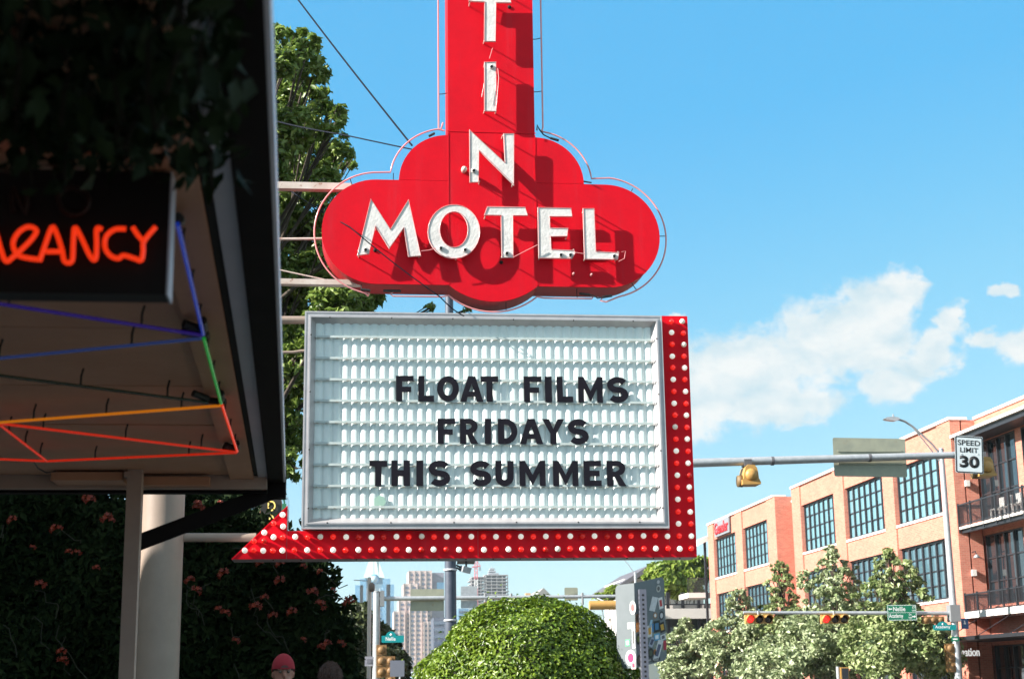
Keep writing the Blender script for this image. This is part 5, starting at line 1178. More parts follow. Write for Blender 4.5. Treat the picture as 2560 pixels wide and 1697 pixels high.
def far_arm():
    Y = 57.0
    t = thing('lamp_mast', 'tall grey signal pole with a curved lamp arm in front of the brick corner', 'signal pole')
    x = 23.41; top = 10.36; za = 4.03
    MB().tube([(x, Y, -.1), (x, Y, 5), (x, Y, top)], .165, 18, r2=.10).build('pole', GALV, t)
    MB().tube([(x, Y, za), (15.15, Y, za + .10)], .085, 12, r2=.055).build('arm', GALV, t)
    MB().box((x - .2, Y - .2, za - .32), (x + .2, Y + .2, za + .32)).build('arm_collar', mat('dark_galv', (0.2, .21, .22), rough=.5), t)
    k0 = P(2212, 1047, y=Y); pts = [Vector((x - .03, Y, 10.15)), P(2330, 1110, y=Y), P(2300, 1082, y=Y), P(2280, 1065, y=Y), P(2262, 1053, y=Y), P(2243, 1047, y=Y)]
    MB().tube(pts, .045, 8).build('lamp_arm', mat('dark_galv', (0.2, .21, .22)), t); MB().tube([Vector((x - .05, Y, 9.85)), P(2318, 1112, y=Y), P(2284, 1070, y=Y)], .03, 8).build('lamp_brace', mat('dark_galv', (0.2, .21, .22)), t)
    h0, h1 = P(2209, 1047, y=Y), P(2246, 1048, y=Y); hl = (h1.x - h0.x)
    MB().prism([[(0, .05), (.12 * hl, .0), (.7 * hl, -.04), (hl, .01), (hl, .09), (.6 * hl, .13), (.15 * hl, .10)]], lambda u, v, d: (h0.x + u, Y + d, h0.z + v - .05), -.14, .14).build('lamp_head', GALV, t)
    MB().box((h0.x + .62 * hl, Y - .03, h0.z + .075), (h0.x + .70 * hl, Y + .03, h0.z + .19)).build('photocell', GALV, t)
    MB().lathe([(.11, 0), (.09, .05), (.01, .08)], (x, Y, top), 'z', 14).build('cap', GALV, t); MB().box((x - .25, Y - .25, .1), (x + .25, Y + .25, .2)).build('base', GALV, t)
    sub(t, (x, Y, 0))
    for i, (px, lb) in enumerate(((1895, 'horizontal traffic signal showing red at the tip of the far mast arm'), (2084, 'horizontal traffic signal showing red at the middle of the far mast arm'))):
        c = P(px, 1547, y=Y); face_signal('traffic_signal', lb, (c.x, Y - .15, c.z), 0, True, .98, group='red signals on the far mast arm')
    c = P(2350, 1549, y=Y); face_signal('traffic_signal', 'brown-yellow horizontal signal turned away beside the far signal pole', (c.x - .3, Y - .12, c.z), -1, True, .8, back=True)
    c = P(2376, 1650, y=Y); face_signal('traffic_signal', 'vertical yellow signal turned away on the left of the far signal pole', (c.x, Y - .1, c.z + .1), -1, False, 1.0, back=True)
    a, b = P(2217, 1511, y=Y - .2), P(2293, 1550, y=Y - .2)
    g, c, w, h = street_blade('green two-line sign reading Nellie and Academy on the far mast arm', a, b, Y - .2, SIGNGREEN, '')
    MB().prism([rrect(w - .03, h - .03, .025), list(reversed(rrect(w - .06, h - .06, .018)))], lambda u, v, q: (c.x + u, c.y - .003 + q, c.z + v), 0, .002).build('border', LEGEND_W, g)
    MB().box((c.x - w / 2 + .02, c.y - .003, c.z - .006), (c.x + w / 2 - .02, c.y - .001, c.z + .006)).build('divider', LEGEND_W, g)
    for txt, tw, thh, dx, dz in (('Nellie', .48, .17, -.34 + .0, .055), ('ST', .10, .07, .42, .16), ('100', .13, .06, .40, .05), ('Academy', .56, .20, -.52, -.235), ('DR', .10, .07, .27, -.11), ('100', .13, .06, .25, -.22)):
        link('legend', text_mesh(txt, tw, thh, 0, LEGEND_W, .01), g, (c.x + dx, c.y - .002, c.z + dz))
    for sx, dx, dz in ((-1, -.45, .14), (1, .46, -.15)):
        MB().prism([[(sx * .08, 0), (sx * .02, .05), (sx * .02, .018), (-sx * .07, .018), (-sx * .07, -.018), (sx * .02, -.018), (sx * .02, -.05)]], lambda u, v, q: (c.x + dx + u, c.y - .002 + q, c.z + dz + v), 0, .001).build('arrow', LEGEND_W, g)
    sub(g, tuple(c))
    a, b = P(2333, 1561, y=Y - .22), P(2391, 1574, y=Y - .22)
    g, c, w, h = street_blade('teal arched street sign reading Academy on the far signal pole', a, b, Y - .22, SIGNTEAL, '', True)
    link('legend', text_mesh('Academy', .6, .14, 0, LEGEND_W, .01), g, (c.x - .38, c.y - .002, c.z - .06)); sub(g, tuple(c))
    a, b = P(2402, 1545, y=Y + .2), P(2422, 1571, y=Y + .2); g = thing('parking_sign', 'small blue sign with a white emblem on the far signal pole', 'street sign'); c = Vector(((a.x + b.x) / 2, Y + .2, (a.z + b.z) / 2))
    plate('plate', c, b.x - a.x, a.z - b.z, .02, .01, mat('sign_blue', (0.03, .10, .25), rough=.4), g); MB().prism([[(-.05, -.06), (.05, -.06), (.02, .02), (.02, .08), (-.02, .08), (-.02, .02)]], lambda u, v, q: (c.x + u, c.y - .002 + q, c.z + .04 + v), 0, .001).build('emblem', LEGEND_W, g); sub(g, tuple(c))
    a, b = P(2378, 1591, y=Y - .2), P(2398, 1602, y=Y - .2); g = thing('number_plate', 'tiny green plate on the far signal pole', 'street sign'); c = Vector(((a.x + b.x) / 2, Y - .2, (a.z + b.z) / 2)); plate('plate', c, b.x - a.x, a.z - b.z, .02, .01, SIGNGREEN, g); MB().box((c.x - .09, c.y - .002, c.z - .025), (c.x + .09, c.y - .0005, c.z + .025)).build('legend', LEGEND_W, g); sub(g, tuple(c))
    # pedestrian signal in front of the trees
    c = P(2103, 1680, y=52.0); g = thing('pedestrian_signal', 'yellow pedestrian signal box on a short post before the brick building', 'pedestrian signal')
    MB().box((c.x - .02, 52.0, c.z - .26), (c.x + .28, 52.25, c.z + .18)).build('housing', YELLOW, g); MB().box((c.x + .02, 51.98, c.z - .22), (c.x + .25, 52.0 - .001, c.z + .14)).build('screen', mat('ped_screen', (0.02, .02, .025), rough=.3), g); MB().tube([(c.x - .08, 52.1, 0), (c.x - .08, 52.1, c.z + .2)], .06, 10).build('post', GALV, g); sub(g, (c.x, 52.1, 0))
far_arm()

def left_arm():
    Y = 57.0
    t = thing('signal_mast', 'grey signal pole with a long thin arm passing behind the sign pole and bush', 'signal pole')
    x = P(941, 1600, y=Y).x; za = 4.75
    MB().tube([(x, Y, -.1), (x, Y, 4.98)], .15, 16, r2=.125).build('pole', GALV, t); MB().lathe([(.13, 0), (.10, .05), (.01, .07)], (x, Y, 4.98), 'z', 14).build('cap', mat('dark_galv', (0.2, .21, .22)), t)
    MB().tube([(x, Y, za), (12.1, Y, za + .03)], .085, 12, r2=.055).build('arm', GALV, t); MB().box((x + .12, Y - .18, za - .28), (x + .28, Y + .18, za + .28)).build('arm_collar', mat('dark_galv', (0.2, .21, .22)), t)
    sub(t, (x, Y, 0))
    def back(label, p0, p1, m=SIGNBACK):
        a, b = P(*p0, y=Y + .13), P(*p1, y=Y + .13); g = thing('blank_sign', label, 'street sign'); c = ((a.x + b.x) / 2, Y + .13, (a.z + b.z) / 2); plate('plate', c, b.x - a.x, a.z - b.z, .04, .01, m, g); MB().box((a.x + .1, Y + .09, c[2] - .03), (b.x - .1, Y + .129, c[2] + .03)).build('stiffener', m, g); sub(g, c)
    back('tan sign back on the thin arm left of the sign pole', (1026, 1472), (1110, 1526)); back('square grey sign back on the thin arm just right of the sign pole', (1152, 1465), (1194, 1519), GALV); back('small square sign back on the thin arm above the bush', (1411, 1468), (1445, 1500))
    c = P(1240, 1514, y=Y); face_signal('traffic_signal', 'brown-yellow signal back under the thin arm right of the sign pole', (c.x, Y - .1, c.z), -1, True, .85, back=True)
    c = P(1516, 1512, y=Y - 2); g = thing('traffic_signal', 'orange-yellow signal back under the thin arm beside the stickered sign', 'traffic signal'); MB().tube([(c.x - .62, Y - 2, c.z), (c.x + .62, Y - 2, c.z)], .165, 14).build('housing', YELLOW, g); MB().tube([(c.x, Y - 2, c.z + .1), (c.x, Y - .1, c.z + .35)], .03, 8).build('hanger', GALV, g); sub(g, tuple(c))
    for px in (1213, 1278, 1456): q = P(px, 1496, y=Y); tag(MB().tube([(q.x, Y - .02, za - .28), (q.x, Y - .02, za + .16)], .045, 8).build('arm_bracket', mat('dark_galv', (0.2, .21, .22))), f'dark bracket on the thin mast arm {dict([(1213, "nearest the sign pole"), (1278, "above the bush crown"), (1456, "beside the stickered sign")])[px]}', 'bracket', 'brackets on the thin mast arm')
    a, b = P(954, 1588, y=Y - .2), P(1010, 1605, y=Y - .2)
    g, c, w, h = street_blade('teal arched street sign reading Nellie on the left signal pole', a, b, Y - .2, SIGNTEAL, '', True)
    link('legend', text_mesh('Nellie', .36, .14, 0, LEGEND_W, .01), g, (c.x - .26, c.y - .002, c.z - .06)); sub(g, tuple(c))
    c = P(952, 1652, y=Y); face_signal('traffic_signal', 'brown vertical signal turned away low on the left signal pole', (c.x + .02, Y - .22, c.z), -1, False, 1.1, back=True)
    c = P(981, 1672, y=Y); face_signal('traffic_signal', 'second brown vertical signal turned away behind the grey sign back', (c.x - .05, Y + .6, c.z - .05), -1, False, 1.0, back=True)
    a, b = P(975, 1650, y=Y - .6), P(1011, 1690, y=Y - .6); g = thing('blank_sign', 'grey square sign back low beside the left signal pole', 'street sign'); c = ((a.x + b.x) / 2, Y - .6, (a.z + b.z) / 2); plate('plate', c, b.x - a.x, a.z - b.z, .03, .01, mat('grey_sign_back', (.14, .15, .19), rough=.5), g); MB().tube([(c[0] + .1, Y - .56, 0), (c[0] + .1, Y - .56, c[2] + .2)], .04, 8).build('post', GALV, g); sub(g, (c[0], Y - .6, 0))
    a, b = P(912, 1640, y=Y - .1), P(934, 1664, y=Y - .1); g = thing('sign_plate', 'small pale square plate left of the left signal pole', 'street sign'); c = ((a.x + b.x) / 2, Y - .1, (a.z + b.z) / 2); plate('plate', c, b.x - a.x, a.z - b.z, .02, .01, mat('pale_plate', (.32, .32, .36), (.18, .18, .22), rough=.5, scale=8), g); MB().box((c[0] - .08, Y - .115, c[2] - .08), (c[0] + .08, Y - .101, c[2] + .08)).build('print', mat('grey_print', (.14, .14, .17)), g); sub(g, c)
    c = P(863, 1684, y=52); g = thing('pedestrian_signal', 'yellow pedestrian signal box beside a short white post left of the signal pole', 'pedestrian signal'); MB().box((c.x - .14, 52, c.z - .25), (c.x + .14, 52.3, c.z + .18)).build('housing', YELLOW, g); MB().box((c.x - .10, 51.98, c.z - .2), (c.x + .11, 51.999, c.z + .12)).build('screen', mat('pale_plate', (.32, .32, .36)), g); q = P(883, 1690, y=52); MB().tube([(q.x, 52.1, 0), (q.x, 52.1, P(883, 1663, y=52).z)], .05, 10).build('post', mat('white_post', (.6, .6, .58)), g); MB().tube([(c.x - .05, 52.1, c.z + .24), (q.x, 52.1, c.z + .25)], .03, 8).build('bracket', YELLOW, g); sub(g, (q.x, 52.1, 0))
    q0 = P(924, 1442, y=75); t = thing('utility_pole', 'thin pale pole with a small fitting just left of the signal pole', 'pole'); MB().tube([(q0.x, 75, 0), (q0.x, 75, q0.z)], .11, 12, r2=.09).build('pole', mat('pale_pole', (.55, .50, .46)), t); q = P(929, 1466, y=75); MB().lathe([(.10, -.25), (.16, -.1), (.14, .1), (.05, .2)], (q.x, 74.8, q.z), 'z', 12).build('fitting', mat('brown_fit', (.16, .12, .10)), t); MB().tube([P(925, 1452, y=75), P(885, 1449, y=75)], .025, 6).build('antenna', GALV, t); sub(t, (q0.x, 75, 0))
left_arm()

# ================================================================== trees along the far pavement
LEAF_PALE = mat('oak_leaf_pale', (0.16, 0.22, 0.085), (0.50, 0.55, 0.33), rough=0.40, island=True, trans=0.25, spec=0.6)
LEAF_MIX = mat('oak_leaf', (0.12, 0.185, 0.050), (0.40, 0.45, 0.21), rough=0.42, island=True, trans=0.25)
def cone_tree(name, label, peak, X, spread, lm, seed, count=17000, leaf=.20, group='street trees before the brick building', zmin=2.2):
    p = P(peak[0], peak[1], x=X); rs = random.Random(seed); blobs = []
    h = p.z; n = 64
    for i in range(n):
        f = i / (n - 1); z = zmin + (h - zmin) * f * .97; R = spread * (1 - f) ** .62 * (0.82 + .18 * math.sin(f * 11 + seed)) + .08
        a = i * 2.4 + seed; rr = R * rs.uniform(.30, .95)
        blobs.append((Vector((p.x + rr * math.cos(a), p.y + rr * math.sin(a), z + rs.uniform(-.15, .15))), max(.20, R * rs.uniform(.20, .40))))
    blobs.append((Vector((p.x, p.y, h - .3)), .3))
    return tree(name, label, 'tree', (p.x, p.y, .1), h * .85, .13, blobs, leaf, count, lm, group, seed=seed, droop=.3, aspect=.6)
cone_tree('street_tree', 'small pale leafy tree just right of the stickered sign', (1708, 1548), 18.5, 2.1, LEAF_PALE, 21, 10000, .19)
cone_tree('street_tree', 'pale leafy tree before the left end of the brick building', (1850, 1470), 20.5, 3.0, LEAF_PALE, 22, 15000)
cone_tree('street_tree', 'narrow green tree second from the left before the brick building', (1948, 1402), 22.5, 2.6, LEAF_MIX, 23, 13000)
cone_tree('street_tree', 'tallest pale green tree before the middle of the brick building', (2080, 1366), 21.0, 2.9, LEAF_PALE, 24, 16000)
cone_tree('street_tree', 'broad green tree behind the green two-line street sign', (2222, 1372), 21.8, 3.0, LEAF_MIX, 25, 17000)
cone_tree('street_tree', 'low pale tree filling the gap below the red signals', (1990, 1560), 19.5, 2.6, LEAF_PALE, 26, 11000)

def blob_tree(name, label, sil, Y, lm, leaf, count, seed, base_px, trunk_h, tr=.2, flat=1.0, jitter=1.0):
    rs = random.Random(seed); blobs = []
    for px, py, r in sil:
        y = Y + rs.uniform(-1, 1) * r * Y / 3900 * jitter; blobs.append((P(px, py, y=y), r * Y / 3900))
    bx = P(base_px, 1690, y=Y).x
    return tree(name, label, 'tree', (bx, Y, 0), trunk_h, tr, blobs, leaf, count, lm, seed=seed, flat=flat)
blob_tree('background_tree', 'dull green tree behind the left signal pole', [(880, 1590, 45), (910, 1560, 40), (860, 1560, 40), (920, 1620, 45), (870, 1650, 50), (940, 1580, 30), (955, 1640, 40), (985, 1660, 30), (840, 1620, 60), (960, 1600, 26), (900, 1680, 50), (890, 1530, 26)], 82, mat('dull_leaf', (0.035, .055, .015), (.10, .12, .045), rough=.5, island=True, trans=.2), .40, 9000, 31, 900, 3.0)
blob_tree('background_tree', 'dark tree below the teal Nellie sign', [(985, 1640, 28), (1000, 1665, 26), (970, 1675, 30), (1010, 1690, 20), (985, 1610, 18), (950, 1690, 30)], 90, mat('dark_leaf', (0.018, .032, .010), (.05, .065, .022), rough=.5, island=True, trans=.2), .40, 5000, 32, 985, 2.0)
LEAF_BRIGHT = mat('bright_leaf', (0.12, .21, .02), (.34, .42, .08), rough=.45, island=True, trans=.35)
blob_tree('background_tree', 'bright feathery green tree between the stickered sign and the brick building', [(1650, 1425, 30), (1690, 1415, 30), (1730, 1410, 28), (1670, 1450, 34), (1715, 1440, 36), (1750, 1440, 26), (1690, 1475, 32), (1730, 1470, 30), (1640, 1450, 20), (1660, 1480, 22), (1755, 1405, 20), (1620, 1440, 14)], 122, LEAF_BRIGHT, .55, 9000, 33, 1700, 5.0, flat=.55)
blob_tree('background_tree', 'small green tree top left of the stickered sign', [(1535, 1475, 16), (1520, 1485, 14), (1550, 1485, 16), (1500, 1490, 10)], 118, LEAF_BRIGHT, .5, 1500, 34, 1535, 4.0, flat=.6)

# ================================================================== far buildings
def towers():
    YF = 1600.0
    g_ = lambda px, py, y=YF: P(px, py, y=y)
    def boxpx(b, px0, px1, py, y, d, zb=-2):
        a, c = g_(px0, py, y), g_(px1, py, y); b.box((a.x, y, zb), (c.x, y + d, a.z)); return a.x, c.x, a.z
    # glass tower with a crown of folded fins
    t = thing('glass_tower', 'pale blue glass tower with a pointed translucent crown, leftmost of the skyline', 'skyscraper')
    bl = mat('tower_glass_blue', (0.10, 0.26, 0.42), (0.14, .32, .48), rough=.35, scale=.08); pale = mat('tower_glass_pale', (0.34, 0.47, 0.54), (.28, .42, .50), rough=.4, scale=.08); crown = mat('crown_glass', (0.46, 0.60, 0.58), (0.40, .56, .55), rough=.3, scale=.05)
    b = MB(); boxpx(b, 893, 984, 1462, YF, 45); b.build('shaft', pale, t)
    for px0, px1, py in ((888, 908, 1462), (966, 985, 1460), (900, 916, 1447), (957, 976, 1446)):
        b = MB(); boxpx(b, px0, px1, py, YF - 4, 12, 20); b.build('shoulder', bl, t)
    b = MB(); boxpx(b, 912, 962, 1446, YF + 3, 36, 60); b.build('upper_shaft', pale, t)
    for k in range(9):
        px = 896 + k * 10.6; b = MB(); a = g_(px, 1470, YF); b.box((a.x - .5, YF - 1.2, 0), (a.x + .5, YF - .1, a.z)); b.build('fin', mat('tower_fin', (.6, .66, .68), rough=.4), t)
    for (x0, x1, y0, y1) in ((908, 922, 1444, 1402), (922, 934, 1444, 1394), (936, 948, 1444, 1394), (948, 962, 1444, 1402)):
        a, c = g_(x0, y0), g_(x1, y0); top = g_((934 * 2 + x0 + x1) / 4, y1)
        MB().add([(a.x, YF, a.z), (c.x, YF, a.z), (c.x, YF + 20, a.z), (a.x, YF + 20, a.z), (top.x - 1.2, YF + 8, top.z), (top.x + 1.2, YF + 8, top.z), (top.x + 1.2, YF + 12, top.z), (top.x - 1.2, YF + 12, top.z)], [(0, 3, 2, 1), (4, 5, 6, 7), (0, 1, 5, 4), (1, 2, 6, 5), (2, 3, 7, 6), (3, 0, 4, 7)]).build('crown_fold', crown, t)
    c = g_(936, 1447, YF - 1); MB().lathe([(5.2, -.6), (5.2, 0)], c, 'y', 24).build('clock_ring', bl, t); MB().lathe([(3.4, -.9), (3.4, 0)], c, 'y', 24).build('clock_face', pale, t)
    wm = mat('tower_dark_window', (0.06, .10, .14), rough=.2); b = MB()
    for r in range(7):
        for k in range(8):
            a = g_(898 + k * 11, 1478 + r * 11, YF - .5); b.box((a.x, YF - .5, a.z - 1.6), (a.x + 2.9, YF - .2, a.z))
    tag(b.build('windows', bl, t), kind='stuff')
    sub(t, (35, YF + 20, 0))
    # beige stepped tower with punched windows
    t = thing('stepped_tower', 'pinkish beige stepped office tower with a grid of small windows', 'skyscraper')
    bg = mat('beige_cladding', (0.50, 0.40, 0.37), (0.46, .365, .34), rough=.7, scale=.02); gw = mat('grey_window_band', (0.10, .12, .17), rough=.25); dk = glass_mat('dark_tower_glass', (.05, .07, .12), .1)
    Yb = 1500.0
    steps = [(1022, 1079, 1426, 40), (1009, 1043, 1458, 30), (997, 1030, 1500, 20), (985, 1012, 1527, 12), (1024, 1068, 1517, 5), (1060, 1080, 1553, 0)]
    win = MB(); rib = MB()
    for (x0, x1, py, off) in steps:
        b = MB(); xa, xb, zt = boxpx(b, x0, x1, py, Yb + off, 45); b.build('block', bg, t)
        n = max(2, int((xb - xa) / 4.9)); cw = (xb - xa) / n; z = zt - 3.2
        while z > 5:
            for k in range(n): win.box((xa + (k + .28) * cw, Yb + off - .35, z - 2.0), (xa + (k + .76) * cw, Yb + off - .05, z))
            z -= 4.5
        for k in range(n + 1): rib.box((xa + k * cw - .35, Yb + off - .9, 0), (xa + k * cw + .35, Yb + off - .06, zt))
    tag(win.build('windows', gw, t), kind='stuff'); tag(rib.build('ribs', bg, t), kind='stuff')
    b = MB(); boxpx(b, 1079.5, 1110, 1431, Yb + 44, 40); b.build('shaded_side', mat('shaded_cladding', (.20, .19, .24), (.17, .165, .21), rough=.5, scale=.05), t)  # tower's shaded right side, shade put into the cladding colour
    b = MB(); a, c = g_(1092, 1455, Yb + 43), g_(1110, 1472, Yb + 43); b.box((a.x, Yb + 42.5, c.z), (c.x, Yb + 43.9, a.z)); b.build('blue_panel', glass_mat('sky_panel', (.12, .38, .62), .2), t)
    sub(t, (85, Yb + 30, 0))
    t = thing('dark_office_block', 'dark navy office block beside the mast pole below the beige tower', 'building')
    b = MB(); boxpx(b, 1084, 1112, 1543, 1300, 40); b.build('shell', mat('navy_cladding', (.05, .055, .085), (.07, .075, .11), rough=.4, scale=.05), t); b = MB()
    for r in range(9): a, c = g_(1085, 1552 + r * 17, 1299), g_(1111, 1560 + r * 17, 1299); b.box((a.x, 1299.4, c.z), (c.x, 1299.9, a.z))
    tag(b.build('window_bands', dk, t), kind='stuff'); sub(t, (98, 1310, 0))
    # blue low towers right of the pole
    for (x0, x1, py, y, col, lb) in ((1146, 1172, 1520, 1250, (.10, .22, .34), 'slim blue glass building just right of the mast pole'), (1172, 1196, 1517, 1350, (.42, .50, .54), 'pale building right of the mast pole behind the square blank sign'), (1193, 1235, 1514, 1280, (.09, .28, .46), 'bright blue low building above the left of the bush'), (1140, 1215, 1563, 1100, (.08, .07, .11), 'dark low roofline just above the left of the bush')):
        t = thing('city_building', lb, 'building'); b = MB(); xa, xb, zt = boxpx(b, x0, x1, py, y, 30); b.build('shell', glass_mat('city_' + str(x0), col, .3), t); b = MB(); z = zt - 2
        while z > 4: b.box((xa + .5, y - .4, z - 1.6), (xb - .5, y - .05, z)); z -= 4
        tag(b.build('window_bands', dk, t), kind='stuff'); sub(t, ((xa + xb) / 2, y + 15, 0))
    # concrete frame under construction and its crane
    t = thing('construction_tower', 'grey concrete tower frame under construction with open floors', 'skyscraper'); cc = mat('raw_concrete', (.42, .40, .40), (.36, .34, .35), rough=.8, scale=.05); ds = mat('shaded_void', (.05, .055, .075), rough=.8); Yc = 1550
    for (x0, x1, pt, st) in ((1213, 1271, 1436, 8.2), (1176, 1212, 1441, 8.2)):
        py = pt; first = True
        a, c = g_(x0 + 5, pt + 4, Yc), g_(x1 - 5, pt, Yc); MB().box((a.x, Yc + 6, 0), (c.x, Yc + 28, a.z)).build('shade_core', ds, t)  # dark box put in for the shade between the open floors
        while py < 1660:
            p0, p1 = g_(x0, py, Yc), g_(x1, py, Yc); w = random.uniform(-1, 1.5) if py < 1500 else 0
            MB().box((p0.x + w, Yc - 1, p0.z - .55), (p1.x + w, Yc + 34, p0.z)).build('floor_slab', cc, t); py += st
        for k in range(5):
            px = x0 + 2 + (x1 - x0 - 4) * k / 4; p = g_(px, pt, Yc); MB().box((p.x - .5, Yc + .2, 0), (p.x + .5, Yc + 1.2, p.z - .6)).build('column', cc, t)
    for (px, py, w) in ((1233, 1418, 12), (1233, 1424, 18), (1236, 1430, 26)): a, c = g_(px - w / 2, py, Yc), g_(px + w / 2, py, Yc); MB().box((a.x, Yc + 8, a.z - 1.4), (c.x, Yc + 20, a.z)).build('roof_frame', mat('grey_frame', (.28, .29, .32)), t)
    a = g_(1233, 1412, Yc); MB().tube([(a.x, Yc + 14, a.z - 10), (a.x, Yc + 14, a.z)], .5, 6).build('mast_tip', GALV, t)
    sub(t, (150, Yc + 17, 0))
    t = thing('tower_crane', 'small red and white tower crane beside the construction tower', 'crane'); rd = mat('crane_red', (.55, .10, .13), rough=.5); wt = mat('crane_white', (.62, .60, .60), rough=.5); p = g_(1190, 1402, Yc - 10)
    for i in range(14):
        z0 = 60 + i * (p.z - 60) / 14; z1 = 60 + (i + 1) * (p.z - 60) / 14; m = rd if i > 9 or i < 8 else wt; b = MB()
        for sx in (-1.4, 1.4): b.tube([(p.x + sx, Yc - 10, z0), (p.x + sx, Yc - 10, z1)], .42, 5)
        b.tube([(p.x - 1.4, Yc - 10, z0), (p.x + 1.4, Yc - 10, z1)], .3, 5); b.tube([(p.x + 1.4, Yc - 10, z0), (p.x - 1.4, Yc - 10, z1)], .3, 5); tag(b.build('mast_section', m, t), kind='stuff')
    MB().box((p.x - 1.6, Yc - 11.6, 0), (p.x + 1.6, Yc - 8.4, 60)).build('lower_mast', rd, t)
    b = MB(); q0, q1 = g_(1180, 1417, Yc - 10), g_(1201, 1414, Yc - 10); b.beam(q0, q1, 1.2, 1.2); b.build('jib', rd, t); MB().beam(g_(1190, 1398, Yc - 10), q1, .5, .5).build('tie', rd, t); MB().beam(g_(1190, 1398, Yc - 10), g_(1186, 1390, Yc - 10), .9, .9).build('tip', rd, t); MB().box((q1.x - 1.5, Yc - 11, q1.z - 5), (q1.x + .5, Yc - 9, q1.z - 1)).build('counterweight', mat('crane_cab', (.2, .26, .3)), t)
    sub(t, (p.x, Yc - 10, 0))
    # blue tower glimpsed between canopy corner and arrow
    t = thing('blue_tower', 'sliver of a pale blue glass tower beside the canopy corner', 'skyscraper'); Yt = 900; a, c = P(640, 1255, y=Yt), P(720, 1240, y=Yt); top = P(703, 1222, y=Yt)
    MB().add([(a.x, Yt, 0), (c.x, Yt, 0), (c.x, Yt + 25, 0), (a.x, Yt + 25, 0), (a.x, Yt, top.z + 3), (c.x, Yt, c.z), (c.x, Yt + 25, c.z), (a.x, Yt + 25, top.z + 3)], [(0, 3, 2, 1), (4, 5, 6, 7), (0, 1, 5, 4), (1, 2, 6, 5), (2, 3, 7, 6), (3, 0, 4, 7)]).build('shell', glass_mat('pale_tower', (.22, .42, .55), .2), t); b = MB()
    for k in range(12): b.box((a.x, Yt - .4, 60 + k * 5), (c.x - .3, Yt - .1, 60.6 + k * 5))
    tag(b.build('floor_lines', pale, t), kind='stuff'); sub(t, ((a.x + c.x) / 2, Yt + 12, 0))
towers()

